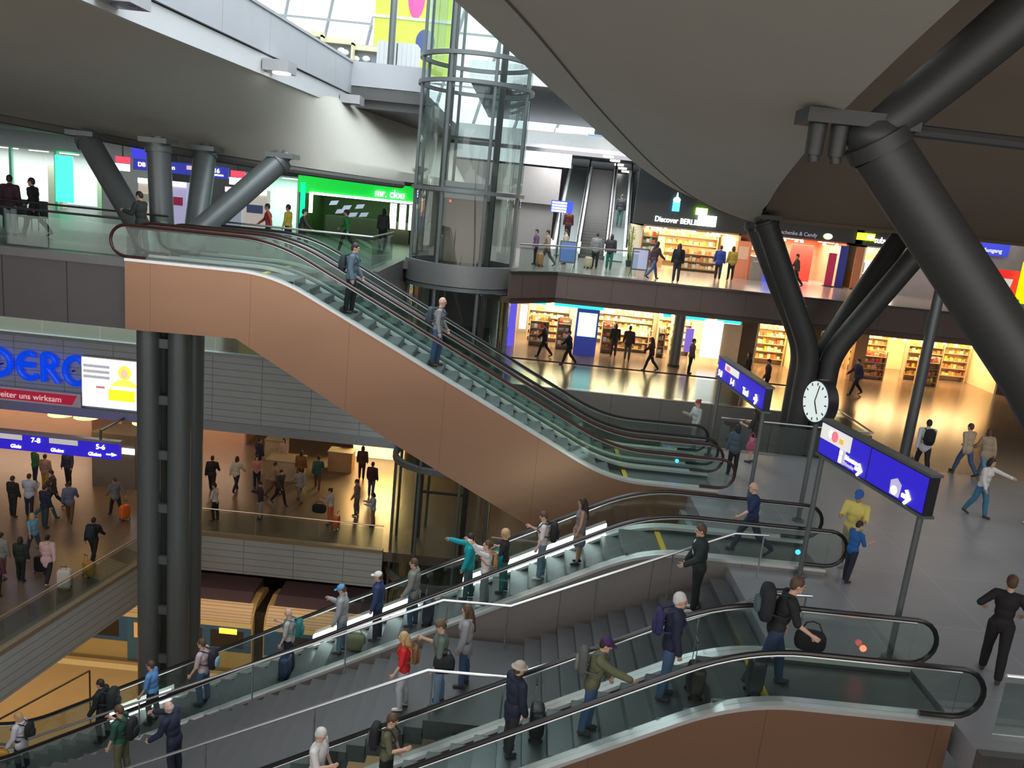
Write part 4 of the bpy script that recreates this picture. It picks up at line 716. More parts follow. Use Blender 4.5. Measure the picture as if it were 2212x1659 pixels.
for i, (x, y, w_, d, h, l) in enumerate(((-10.5, 37.2, 1.6, 1.2, 1.0, 'beige counter block standing in the lower concourse crowd'), (-8.2, 39.0, 1.2, 0.8, 1.05, 'brown counter block before the yellow snack bar'), (-11.8, 40, 1.0, .9, 1.0, 'small beige counter left in the lower concourse crowd'))):
    R = thing('counter_block', l, 'counter', (x, y, ZC)); MB().box(x - w_ / 2, x + w_ / 2, y - d / 2, y + d / 2, ZC, ZC + h - .06).build('body', mat('counter_%d' % i, ((0.45, 0.36, 0.24), (0.40, 0.24, 0.12), (0.5, 0.42, 0.26))[i], 0.6), R); MB().box(x - w_ / 2 - .04, x + w_ / 2 + .04, y - d / 2 - .04, y + d / 2 + .04, ZC + h - .06, ZC + h).build('counter_top', mat('counter_top', (0.3, 0.25, 0.18), 0.4), R)
# big blue letters built from strokes
blue_l = mat('letter_blue', (0.0, 0.06, 0.85), 0.35, emit=(0.0, 0.08, 1.0), estr=0.5)
def arc(cx, cz, rx, rz, a0, a1, n=14): return [(cx + rx * math.cos(math.radians(a0 + (a1 - a0) * i / n)), cz + rz * math.sin(math.radians(a0 + (a1 - a0) * i / n))) for i in range(n + 1)]
def letter(label, strokes, x, y=31.3, z=-1.75, m_=blue_l, r=0.115):
    R = thing('letter_sign', label, 'letter', (x, y, z)); q = MB()
    for sk in strokes:
        for a, b_ in zip(sk, sk[1:]): q.bar((x + a[0], y, z + a[1]), (x + b_[0], y, z + b_[1]), 0.16, r * 2, (0, 0, 1)) if False else q.tube([(x + a[0], y, z + a[1]), (x + b_[0], y, z + b_[1])], r, 8)
    q.build('letter_body', m_, R, True); MB().box(x - .02, x + .02, y, y + .16, z + .5, z + .56).box(x + .3, x + .34, y, y + .16, z + .5, z + .56).build('fixing', dsteel, R); return R
letter('big blue letter D on the ribbed wall', [[(0.1, 0.05), (0.1, 1.15)], [(0.1, 1.12)] + arc(0.1, 0.6, 0.62, 0.53, 90, -90) + [(-0.05, 0.07)]], -20.75)
letter('big blue rounded letter E on the ribbed wall', [arc(0.42, 0.58, 0.42, 0.52, 55, 315), [(0.02, 0.62), (0.62, 0.62)]], -19.7)
letter('big blue letter R on the ribbed wall', [[(0.08, 0.0), (0.08, 1.12)], [(0.08, 1.1)] + arc(0.2, 0.85, 0.36, 0.26, 90, -90) + [(0.08, 0.58)], [(0.25, 0.58), (0.68, 0.0)]], -18.78)
letter('big blue letter C beside the white screen on the ribbed wall', [arc(0.45, 0.56, 0.42, 0.54, 50, 310), [(0.70, 1.0), (0.72, 0.88)]], -17.87)
letter('big blue letter N left of the letter D on the ribbed wall', [[(0.05, 0), (0.05, 1.1)], [(0.05, 1.1), (0.65, 0)], [(0.65, 0), (0.65, 1.1)]], -21.6)
R = thing('red_banner', 'narrow red banner with white writing under the blue letters', 'banner', (-19, 31.3, -2.6)); MB().box(-25, -17.15, 31.17, 31.33, -2.66, -2.1).build('white_board', mat('board_white', (0.75, 0.72, 0.72), 0.5), R); MB().prism([(-25, -2.58), (-17.5, -2.58), (-17.3, -2.18), (-25, -2.18)], 'y', 31.14, 31.17).build('red_field', mat('banner_red', (0.62, 0.02, 0.06), 0.5, emit=(.6, .02, .06), estr=0.3), R); text('weiter uns wirksam', 0.34, mat('banner_white', (0.85, 0.8, 0.8), 0.5, emit=(.8, .75, .75), estr=0.4), R, (-17.9, 31.12, -2.5), name='white_lettering', align='RIGHT')
R = thing('advertising_screen', 'white lit advertising screen with yellow portrait next to the blue letters', 'screen', (-15.85, 31.2, -2.6)); MB().box(-17.1, -14.62, 31.15, 31.4, -2.57, -0.5).build('screen_case', mat('screen_case', (0.5, 0.5, 0.52), 0.4), R); MB().box(-17.06, -14.66, 31.13, 31.15, -2.53, -0.54).build('screen_face', emis('screen_white', (1, 1, 1), 1.7), R)
MB().ell((-15.35, 31.12, -1.03), (0.26, 0.02, 0.3)).build('portrait_hair', emis('screen_yellow', (1.0, 0.72, 0.05), 1.2), R, True); MB().ell((-15.35, 31.1, -1.05), (0.15, 0.02, 0.2)).build('portrait_face', emis('screen_skin', (1.0, 0.62, 0.40), 0.9), R, True); MB().prism([(-15.95, -1.6), (-15.6, -1.32), (-15.1, -1.32), (-14.75, -1.6)], 'y', 31.11, 31.13).build('portrait_shoulders', emis('screen_yellow_b', (1.0, 0.95, 0.1), 1.3), R); MB().box(-16.0, -14.95, 31.11, 31.13, -2.2, -1.75).build('yellow_box', emis('screen_lime', (0.95, 0.95, 0.02), 1.3), R)
for k in range(3): MB().box(-17.0, -15.95, 31.115, 31.13, -0.92 - k * .22, -0.80 - k * .22).build('grey_text_line', mat('screen_grey', (0.45, 0.45, 0.52), 0.5, emit=(.5, .5, .58), estr=0.7), R)
MB().box(-16.5, -16.15, 31.115, 31.13, -1.75, -1.66).build('red_text_line', mat('screen_red', (0.8, 0.2, 0.25), 0.5, emit=(.9, .25, .3), estr=0.6), R)
# ---------------------------------------------------------------- blue wayfinding signs and the clock
def way_sign(name, label, a, b_, z0, z1, items, polepos, white, joints):
    d = Vector((b_[0] - a[0], b_[1] - a[1], 0)); L_ = d.length; ang = math.atan2(d.y, d.x)
    R = thing(name, label, 'sign', (a[0], a[1], z0), 'blue wayfinding signs'); R.rotation_euler = (0, 0, ang); WLOC[R.name] = (0, 0, 0)
    h = z1 - z0
    MB().box(0, L_, -.09, .09, 0, h).build('sign_case', mat('case_dark', (0.03, 0.03, 0.035), 0.4, 0.3), R); MB().box(0.03, L_ - .03, -.105, -.09, .03, h - .03).build('blue_face', dbb, R)
    MB().box(-.02, L_ + .02, -.12, .12, h, h + .05).box(-.02, L_ + .02, -.12, .12, -.05, 0).build('frame_rail', gsteel, R)
    for x in joints: MB().box(x - .01, x + .01, -.108, -.1, 0.03, h - .03).build('joint', mat('case_dark', (0.03, 0.03, 0.035)), R)
    x0, x1, zz0, zz1 = white; MB().box(x0, x1, -.112, -.1, zz0, zz1).build('white_field', mat('sign_field', (0.8, 0.78, 0.74), 0.4, emit=(.9, .88, .82), estr=0.55), R)
    for q in polepos: MB().tube([(q, 0, -z0), (q, 0, 0)], 0.055, 10).build('pole', gsteel, R, True); MB().tube([(q, 0, -z0), (q, 0, -z0 + .04)], 0.13, 12).build('pole_foot', gsteel, R, True)
    return R, L_
pink = mat('logo_pink', (0.85, 0.2, 0.25), 0.4, emit=(.9, .25, .3), estr=0.6); orange = mat('logo_orange', (0.9, 0.5, 0.1), 0.4, emit=(.95, .5, .1), estr=0.6); pictw = mat('picto_pale', (0.55, 0.5, 0.75), 0.4, emit=(.6, .55, .8), estr=0.5)
def arrow(R, x, z, s, nm='arrow'):
    return MB().prism([(x, z - .05 * s), (x + .2 * s, z - .05 * s), (x + .1 * s, z - .17 * s), (x + .17 * s, z - .2 * s), (x + .36 * s, z), (x + .17 * s, z + .2 * s), (x + .1 * s, z + .17 * s), (x + .2 * s, z + .05 * s), (x, z + .05 * s)], 'y', -.125, -.1).build(nm, lett_w, R)
R, L_ = way_sign('information_sign', 'near large blue sign on two poles with information symbol and two arrows', (6.5, 16.15), (7.12, 12.85), 2.75, 3.43, None, (0.06, 3.2), (0.03, 1.1, .34, .65), (1.72,))
MB().tube([(0.55, -.13, .5), (0.55, -.1, .5)], 0.11, 14).build('pink_logo', pink, R); MB().box(.72, .86, -.125, -.1, .42, .52).build('orange_logo', orange, R); MB().box(.35, .5, -.126, -.1, .46, .56).build('white_logo', lett_w, R)
MB().box(.78, .98, -.118, -.1, .06, .34).build('symbol_field', pictw, R); MB().box(.81, .88, -.13, -.1, .07, .2).build('info_stem', lett_w, R); MB().box(.81, .89, -.13, -.1, .24, .31).build('info_dot', lett_w, R)
text('Reisezentrum', .13, lett_w, R, (1.0, -.112, .19), name='white_lettering', sx=.55); text('Information', .11, pictw, R, (1.0, -.112, .07), name='pale_lettering', sx=.6); arrow(R, 1.36, .14, .62)
MB().prism([(2.45, .06), (2.7, .06), (2.72, .3), (2.58, .38), (2.43, .3)], 'y', -.118, -.1).build('symbol_field', pictw, R); MB().tube([(2.56, -.13, .15), (2.56, -.1, .15)], 0.075, 12).build('white_symbol', lett_w, R); arrow(R, 2.78, .15, .66)
R, L_ = way_sign('information_sign', 'smaller far blue sign on two poles at the foot of the copper escalator', (6.35, 24.55), (6.6, 20.4), 2.52, 3.12, None, (0.1, 4.0), (0.7, 2.0, .36, .56), (1.05,))
MB().box(.9, 1.2, -.125, -.1, .40, .52).build('pink_logo', pink, R)
for x, s_ in ((0.15, '5-8'), (1.35, '1-4'), (2.5, 'Taxi')): text(s_, .26, lett_w, R, (x, -.112, .08), name='white_lettering')
arrow(R, 3.45, .17, .7)
R = thing('station_clock', 'round white station clock on a pole between the two blue signs', 'clock', (7.55, 19.4, 0)); WLOC[R.name] = (0, 0, 0); R.rotation_euler = (0, 0, math.radians(-76))
MB().tube([(0, 0, 0), (0, 0, 2.62)], 0.06, 10).build('pole', gsteel, R, True); MB().tube([(0, 0, 0), (0, 0, 0.05)], 0.14, 12).build('pole_foot', gsteel, R, True)
MB().tube([(0, -.13, 3.13), (0, .13, 3.13)], 0.55, 32).build('clock_case', mat('clock_case', (0.02, 0.02, 0.03), 0.35), R, True); MB().tube([(0, -.15, 3.13), (0, -.13, 3.13)], 0.5, 32).build('clock_face', mat('clock_face', (0.8, 0.85, 0.84), 0.4, emit=(.85, .95, .92), estr=0.55), R)
tk = MB()
for k in range(12):
    a = k * PI / 6; tk.bar((.40 * math.sin(a), -.155, 3.13 + .40 * math.cos(a)), (.47 * math.sin(a), -.155, 3.13 + .47 * math.cos(a)), .03, .01, (0, 1, 0))
tk.build('hour_marks', black, R)
MB().bar((0, -.16, 3.13), (.16, -.16, 2.86), .035, .01, (0, 1, 0)).build('hour_hand', black, R); MB().bar((0, -.165, 3.13), (.10, -.165, 3.55), .025, .01, (0, 1, 0)).build('minute_hand', black, R)
# ---------------------------------------------------------------- far stairs and escalators to the upper gallery
sx0, sx1 = 2.75, 4.0
R = thing('far_staircase', 'wide dark stairs climbing to the upper gallery behind the lift', 'stairs', (4.3, 42, ZA)); q = MB(); n = 32
for k in range(n): q.box(sx0, sx1, 42.2 + k * .31, 42.2 + (k + 1) * .31, ZA, ZA + (k + 1) * (9.5 - ZA) / n)
R.rotation_euler.z = -.09
q.build('steps', mat('dark_steps', (0.10, 0.095, 0.09), 0.5), R)
bright = mat('bright_aluminium', (0.90, 0.92, 0.93), 0.35, 0.1)
for i, (x0, x1, l) in enumerate(((1.25, 2.7, 'far bright metal escalator left of the dark stairs'), (4.05, 5.2, 'far bright metal escalator right of the dark stairs'))):
    R = thing('far_escalator', l, 'escalator', ((x0 + x1) / 2, 42, ZA), 'far escalators to the upper gallery'); R.rotation_euler.z = -.09
    for x in (x0, x1 - .22):
        poly = [(41.5, ZA), (42.0, ZA), (51.5, 9.3), (52.2, 9.3), (52.2, 9.6), (51.3, 9.6), (42.0, ZA + .35), (41.5, ZA + .35)]
        MB().prism(poly, 'x', x, x + .22).build('balustrade_deck', bright, R)
        MB().prism([(41.6, ZA + .35), (42.0, ZA + .35), (51.3, 9.6), (51.3, 10.4), (42.0, ZA + 1.15), (41.6, ZA + 1.15)], 'x', x + .10, x + .12).build('glass_balustrade', gl, R)
        MB().tube([(x + .11, 41.5, ZA + .8), (x + .11, 41.7, ZA + 1.15), (x + .11, 42.0, ZA + 1.2), (x + .11, 51.3, 10.45)], 0.05, 6).build('handrail', rubber, R, True)
    MB().prism([(42.0, ZA + .05), (51.4, 9.35), (51.4, 9.1), (42.0, ZA - .2 + .2)], 'x', x0 + .22, x1 - .22).build('step_band', stepmat, R)
R = thing('stair_sign', 'small blue and white departure board hung before the far escalators', 'sign', (1.5, 40, 6.9)); MB().box(1.0, 2.05, 39.9, 40, 6.8, 7.35).build('blue_panel', emis('board_blue', (0.03, 0.06, 0.7), 1.0), R); [MB().box(1.05, 1.75, 39.88, 39.9, 6.82 + k * .13, 6.90 + k * .13).build('white_line', lett_w, R) for k in range(4)]; MB().box(1.48, 1.56, 39.93, 40.0, ZA, 6.8).build('post', dsteel, R)
bb = MB(); bb.box(-4.6, 1.5, 45.0, 45.3, 7.1, 9.0).box(-4.6, 1.3, 45.3, 45.5, 0, 9.0); struct(bb, 'wall_behind_lift', mat('mid_grey_wall', (0.24, 0.22, 0.21), 0.6))
bb = MB(); bb.box(-6, 12, 45.9, 46.1, 10.05, 10.95); struct(bb, 'wall_far_parapet', mat('white_parapet', (0.72, 0.74, 0.75), 0.5))
bb = MB(); bb.box(-6, 12, 46, 62, 9.95, 10.1).box(-6, 12, 45.8, 46.2, 9.85, 10.07); struct(bb, 'floor_far_bridge', mat('dark_bridge', (0.06, 0.055, 0.06), 0.6))
bb = MB(); bb.box(-3.8, 20, 44, 64, 13.0, 13.2); struct(bb, 'ceiling_far_roof', mat('dark_bridge', (0.06, 0.055, 0.06), 0.6)); bb = MB(); bb.box(-3.8, 20, 43.85, 44.0, 12.95, 13.9); struct(bb, 'wall_far_roof_edge', mat('white_parapet', (0.72, 0.74, 0.75), 0.5))
bb = MB(); bb.box(-40, 46, 62, 62.3, ZA, 10.5); struct(bb, 'wall_far', mat('far_grey', (0.28, 0.28, 0.29), 0.6))
bb = MB(); bb.box(-4.7, 2.0, 45.8, 46.0, 9.15, 9.85); struct(bb, 'wall_far_lower_parapet', mat('white_parapet', (0.72, 0.74, 0.75), 0.5))
bb = MB(); bb.box(7.3, 7.5, 45.2, 62, ZA, 10).box(7.3, 46, 45, 45.2, ZA, 10); struct(bb, 'wall_stair_side', mat('dark_green_wall', (0.03, 0.045, 0.045), 0.6))
for k, y in enumerate((45, 48, 52, 56, 60)):
    R = thing('ceiling_spot', 'round white spot lamp in the row under the far bridge', 'lamp', (3.9 + k * .66, y, 9.95), 'far row of spot lamps'); MB().tube([(3.9 + k * .66, y, 9.95), (3.9 + k * .66, y, 9.85)], 0.28, 16).build('lamp_disc', white_e, R, True)
for i, (x, c) in enumerate(((0.3, (0.95, 0.97, 1.0)), (1.4, (0.95, 0.97, 1.0)), (2.3, (0.9, 0.75, 0.75)), (3.2, (0.2, 0.45, 0.85)))):
    R = thing('lit_board', ('white lit board on the far bridge right behind the lift', 'second white lit board on the far bridge', 'pink board on the far bridge', 'blue board on the far bridge next to the shell edge')[i], 'board', (x, 47, 10.1)); MB().box(x - .42, x + .42, 46.9, 47, 10.35, 11.25 if i < 2 else 11.1).build('board_face', mat('far_board_%d' % i, c, 0.4, emit=c, estr=1.6 if i < 2 else 0.6), R); MB().box(x - .03, x + .03, 46.93, 46.97, 10.1, 10.35).build('board_post', dsteel, R)
# ---------------------------------------------------------------- upper gallery: glass facade, poster, post, kiosk, shop stands
R = thing('glass_facade', 'glaring glass facade and roof frame beyond the upper gallery', 'window', (-12, 62, ZU))
for k in range(12):
    x = -34 + k * 3.2; MB().bar((x, 66, 12), (x + 5, 60, 30), .16, .2).build('mullion', mat('facade_grey', (0.5, 0.52, 0.54), 0.5), R)
for z in (15, 18.5, 22): MB().bar((-34, 65 - (z - 12) / 3, z), (8, 65 - (z - 12) / 3, z), .14, .14).build('transom', mat('facade_grey', (0.5, 0.52, 0.54)), R)
MB().prism([(66.0, 12), (66.05, 12), (60.05, 30), (60, 30)], 'x', -36, 10).build('glazing', glass('facade_glass', (0.95, 0.98, 1.0), 0.02), R)
R = thing('lime_poster', 'large lime green poster with pink oval beside the lift top', 'poster', (-8.5, 50, 13)); MB().box(-10.0, -5.6, 50, 50.12, 13.6, 20).build('poster_face', mat('lime', (0.52, 0.66, 0.08), 0.5, emit=(.55, .7, .08), estr=0.45), R); MB().ell((-7.65, 49.95, 18.0), (0.5, 0.04, 1.3), 20, 14).build('pink_oval', mat('hot_pink', (0.8, 0.1, 0.32), 0.5, emit=(.85, .1, .35), estr=0.4), R, True); MB().ell((-7.0, 49.95, 15.5), (0.55, 0.04, 0.7), 18, 12).build('navy_cap', mat('cap_navy', (0.08, 0.12, 0.3), 0.5), R, True); MB().box(-10.2, -5.4, 49.9, 50, 16.6, 16.75).build('white_bar', mat('white_bar', (0.85, 0.88, 0.9), 0.4), R); MB().box(-10.1, -10.0, 50, 50.1, 10.3, 20).box(-5.6, -5.5, 50, 50.1, 10.3, 20).build('poster_frame', mat('white_bar', (0.85, 0.88, 0.9)), R)
R = thing('round_post', 'grey round post on the upper gallery before the lime poster', 'post', (-7.15, 40, 10.3)); MB().tube([(-7.15, 40, 10.3), (-7.15, 40, 19)], 0.16, 14).build('shaft', gsteel, R, True); MB().tube([(-7.15, 40, 10.3), (-7.15, 40, 10.4)], 0.28, 14).build('foot_plate', gsteel, R, True)
R = thing('grey_cabinet', 'pale grey ribbed cabinet on the upper gallery beside the lift', 'cabinet', (-7.2, 42, 10.3)); MB().box(-8.2, -6.25, 42, 43.2, 10.3, 14.05).build('body', lined('ribbed_grey', (0.6, 0.62, 0.64), (0.4, 0.42, 0.44), 0.5, 0.2, 0.22, 0, 0, 0.02), R); MB().box(-7.25, -7.2, 41.98, 42.0, 10.5, 14).build('door_gap', dsteel, R)
for i, (x, y) in enumerate(((-14.6, 44), (-12.4, 44.5), (-10.9, 45), (-9.6, 45.5))):
    R = thing('display_stand', ('cream display stand with round white goods, farthest left on the upper gallery', 'cream display stand with round white goods, second from the left above the parapet', 'cream display stand above the parapet, third from the left', 'cream display stand beside the pale grey cabinet')[i], 'stand', (x, y, 10.3), 'display stands on the upper gallery'); cr = mat('cream_stand', (0.78, 0.72, 0.48), 0.5)
    for dx in (-.85, .75): MB().box(x + dx, x + dx + .1, y, y + .5, 10.3, 14.6 - i * .15).build('upright', cr, R)
    MB().box(x - .85, x + .85, y, y + .5, 14.5 - i * .15, 14.75 - i * .15).build('header', cr, R); MB().box(x - .75, x + .75, y + .45, y + .5, 10.3, 14.4).build('back_panel', mat('stand_back', (0.35, 0.38, 0.42), 0.5), R)
    sp = MB(); rr = random.Random(i)
    for k in range(9): sp.ell((x - .45 + rr.random() * .9, y + .2, 12.2 + rr.random() * 1.7), (.22, .12, .16), 10, 6)
    g_ = sp.build('round_white_goods', mat('white_goods', (0.9, 0.93, 0.92), 0.3), None, True); tag(g_, 'round white goods on the upper display stand, ' + ('far left', 'second', 'third', 'beside the grey cabinet')[i], 'goods', None, 'stuff')
# lamps on the white beam
for i, (x, y) in enumerate(((-8.05, 16.2), (-7.45, 24.0), (-6.95, 31.2))):
    R = thing('beam_lamp', ('square spotlight on the white beam at the upper left corner', 'square spotlight with glowing lens in the middle of the white beam', 'square spotlight at the far end of the white beam by the lift')[i], 'lamp', (x, y, 10.1), 'spotlights on the white beam')
    MB().box(x - .3, x + .42, y - .42, y + .42, 10.0, 10.30).build('housing', mat('lamp_grey', (0.42, 0.42, 0.44), 0.4, 0.2), R); MB().tube([(x + .12, y, 10.0), (x + .12, y, 9.97)], 0.25, 20).build('lens', emis('spot_lens', (1, 0.98, 0.94), 8) if i == 1 else mat('lens_off', (0.12, 0.11, 0.2), 0.2), R); MB().box(x - .62, x - .3, y - .12, y + .12, 9.98, 10.2).build('bracket', dsteel, R)
# hall level behind the ribbed edge on the left
bb = MB(); bb.box(-40, -4.6, 40.5, 40.8, ZB, 2.9); struct(bb, 'wall_arcade_left', mat('pale_green_wall', (0.42, 0.46, 0.43), 0.6))
Rs = shop('lit_shop_front', 'pale lit shop front glimpsed between the gallery edge and the ribbed wall', -30, -13.2, 36, 40.3, ZB, 2.6, mat('pale_green_wall', (0.42, 0.46, 0.43)), coolw_e, 500, (0.92, 1.0, 0.95))
R = thing('olive_wall_panel', 'olive yellow wall panel seen below the copper escalator', 'panel', (-10, 36, ZB)); MB().box(-12.6, -7.2, 36, 36.2, ZB, 2.6).build('panel_face', mat('olive_panel_face', (0.40, 0.38, 0.06), 0.6), R); MB().box(-12.7, -12.55, 35.9, 36.2, ZB, 2.7).box(-7.25, -7.1, 35.9, 36.2, ZB, 2.7).build('panel_frame', dsteel, R)
# ---------------------------------------------------------------- people
SKIN = [mat('skin_light', (0.62, 0.38, 0.28), 0.5), mat('skin_tan', (0.45, 0.25, 0.16), 0.5), mat('skin_dark', (0.18, 0.09, 0.06), 0.5)]
EYE = mat('eye_dark', (0.03, 0.02, 0.02), 0.2)
def cloth(c): return mat('cloth_%02x%02x%02x' % tuple(int(min(1, v) * 255) for v in c), c, 0.8, 0, var=0.12, scale=14)
def hairm(c): return mat('hair_%02x%02x%02x' % tuple(int(min(1, v) * 255) for v in c), c, 0.6, 0, var=0.2, scale=40)
def capsule(p0, r0, p1, r1, n=12):
    p0, p1 = Vector(p0), Vector(p1); d = p1 - p0; L_ = max(d.length, 1e-4); d = d / L_; pts, rs = [], []
    for i in range(5):
        a = PI / 2 * (1 - i / 4); pts.append(p0 - d * r0 * math.sin(a)); rs.append(max(r0 * math.cos(a), 1e-4))
    for i in range(5):
        a = PI / 2 * i / 4; pts.append(p1 + d * r1 * math.sin(a)); rs.append(max(r1 * math.cos(a), 1e-4))
    return pts, rs
def blob(prims, vox, smooth=5):
    """one continuous surface grown from overlapping tapered limbs and ellipsoids"""
    q = MB()
    for p in prims:
        if p[0] == 'c': pts, rs = capsule(*p[1:]); q.tube(pts, rs, 12)
        else:
            _, c, r, lean = p; k = len(q.v); q.ell((0, 0, 0), r, 16, 10); s_, c_ = math.sin(lean), math.cos(lean)
            for i in range(k, len(q.v)):
                x, y, z = q.v[i]; q.v[i] = (c[0] + x * c_ + z * s_, c[1] + y, c[2] - x * s_ + z * c_)
    me = bpy.data.meshes.new('tmp'); me.from_pydata(q.v, [], q.f); bm = bmesh.new(); bm.from_mesh(me); bmesh.ops.recalc_face_normals(bm, faces=bm.faces); bm.to_mesh(me); bm.free()
    o = bpy.data.objects.new('tmp', me); COL.objects.link(o)
    r = o.modifiers.new('r', 'REMESH'); r.mode = 'VOXEL'; r.voxel_size = vox
    s = o.modifiers.new('s', 'SMOOTH'); s.factor = 0.5; s.iterations = smooth
    out = bpy.data.meshes.new_from_object(o.evaluated_get(bpy.context.evaluated_depsgraph_get()))
    bpy.data.objects.remove(o); bpy.data.meshes.remove(me)
    out.polygons.foreach_set('use_smooth', [True] * len(out.polygons)); out.materials.clear(); out.materials.append(None)
    return out
POSES = {   # lean, (hip, knee) left/right, arms left/right: (forward, out, bend, bend_in), head pitch
    'stand': (2, (3, 4), (-3, 3), (4, 8, 12), (2, 8, 14), 4),
    'relax': (4, (10, 16), (-4, 2), (8, 10, 22), (-4, 9, 18), 8),
    'phone': (3, (4, 5), (-4, 3), (6, 9, 14), (18, 10, 95), 22),
    'both':  (4, (4, 6), (-5, 4), (22, 9, 80), (20, 9, 85), 20),
    'walk':  (5, (24, 10), (-18, 24), (-20, 8, 14), (24, 8, 26), 4),
    'stride':(7, (-22, 30), (28, 12), (26, 8, 28), (-22, 8, 14), 4),
    'reach': (12, (14, 14), (-12, 10), (10, 9, 30), (62, 6, 12), 12),
    'pull':  (6, (22, 12), (-18, 22), (18, 8, 20), (-30, 16, 6), 4),
    'armsout': (2, (5, 5), (-5, 5), (8, 10, 12), (88, 8, 10), 6),
    'armsup': (0, (5, 8), (-5, 5), (118, 18, 30), (100, 12, 25), -6),
    'hips': (2, (14, 4), (-16, 6), (-14, 40, 75), (-10, 38, 70), 2),
}
def skel(pose, fem, bw):
    lean, lL, lR, aL, aR, hp = POSES[pose] if isinstance(pose, str) else pose
    D = math.radians; l = D(lean); sp = Vector((math.sin(l), 0, math.cos(l))); fw = Vector((math.cos(l), 0, -math.sin(l)))
    S = {'lean': l, 'sp': sp, 'fw': fw, 'hp': D(hp)}
    pel = Vector((0, 0, 0)); feet = []
    for sd, (h, k) in ((1, lL), (-1, lR)):
        h, k = D(h), D(k); hj = pel + Vector((0, sd * .092, -.03)); kn = hj + .43 * Vector((math.sin(h), sd * .02, -math.cos(h)))
        an = kn + .42 * Vector((math.sin(h - k), 0, -math.cos(h - k))); S['hip', sd], S['knee', sd], S['ank', sd] = hj, kn, an; feet.append((an.z, h - k))
    zp = .085 - min(f[0] for f in feet); up_ = Vector((0, 0, zp))
    for sd in (1, -1):
        for q in ('hip', 'knee', 'ank'): S[q, sd] = S[q, sd] + up_
    pel = pel + up_; S['pel'] = pel; sw = .172 * (0.9 if fem else 1.0) * bw
    for sd, (f, ab, b_) in ((1, aL), (-1, aR)):
        f, ab, b_ = D(f) , D(ab), D(b_); sh = pel + sp * .475 + Vector((0, sd * sw, 0))
        d1 = Vector((math.sin(f) * math.cos(ab), sd * math.sin(ab), -math.cos(f) * math.cos(ab))); el = sh + d1 * .285
        a2 = ab * (0.6 if b_ < 1 else -0.35); d2 = Vector((math.sin(f + b_) * math.cos(a2), sd * math.sin(a2), -math.cos(f + b_) * math.cos(a2))); wr = el + d2 * .25
        S['sh', sd], S['el', sd], S['wr', sd], S['hd', sd] = sh, el, wr, d2
    S['neck'] = pel + sp * .53; S['head'] = pel + sp * .695 + Vector((.02, 0, 0)); return S
def T_torso(S, g, fem, bw, low=0.0, chest=True):
    p, sp, fw, l = S['pel'], S['sp'], S['fw'], S['lean']; hw = (1.06 if fem else 1.0) * bw; cw = (0.92 if fem else 1.0) * bw
    L_ = [('e', p + sp * (.03 - low), (.112 + g, .158 * hw + g, .14 + g + low * .5), l), ('e', p + sp * .20, (.104 * bw + g, .140 * hw * .95 + g, .17 + g), l)]
    if chest:
        L_ += [('e', p + sp * .36, (.118 * bw + g, .162 * cw + g, .17 + g), l), ('c', S['sh', 1] - Vector((0, .03, 0)), .058 + g, S['sh', -1] + Vector((0, .03, 0)), .058 + g)]
        L_ += [('c', p + sp * .47 + Vector((0, .09, 0)), .05 + g * .8, p + sp * .52, .045 + g * .8), ('c', p + sp * .47 - Vector((0, .09, 0)), .05 + g * .8, p + sp * .52, .045 + g * .8)]
        if fem: L_ += [('e', p + sp * .36 + fw * .085 + Vector((0, s_ * .065, 0)), (.05 + g, .055 + g, .055 + g), l) for s_ in (1, -1)]
    return L_
def T_arm(S, sd, g, upto):
    sh, el, wr = S['sh', sd], S['el', sd], S['wr', sd]; L_ = []
    a = min(1, upto * 2); L_.append(('c', sh, .056 + g, sh.lerp(el, a), .056 - .014 * a + g))
    if upto > .5: b_ = (upto - .5) * 2; L_.append(('c', el, .043 + g, el.lerp(wr, b_), .043 - .013 * b_ + g))
    return L_
def T_leg(S, sd, g, upto):
    h, k, a = S['hip', sd], S['knee', sd], S['ank', sd]; L_ = []; t = min(1, upto * 2)
    L_.append(('c', h, .086 + g, h.lerp(k, t), .086 - .030 * t + g))
    if upto > .5:
        t = (upto - .5) * 2; c = k.lerp(a, .3 * min(1, t / .3))
        L_.append(('c', k, .055 + g, c + Vector((-.012, 0, 0)), .055 + g)); 
        if t > .3: L_.append(('c', c + Vector((-.012, 0, 0)), .055 + g, k.lerp(a, t), .055 - .018 * (t - .3) / .7 + g * 1.2))
    return L_
def T_foot(S, sd, g):
    a = S['ank', sd]; fz = max(a.z - .048, .0385); dz = a.z - .085
    return [('c', a, .036 + g, (a.x - .025, a.y, fz + dz * .2), .036 + g), ('c', (a.x - .03, a.y, fz + dz * .15), .036 + g, (a.x + .135, a.y + sd * .012, .034 + max(0, dz * .0)), .032 + g)]
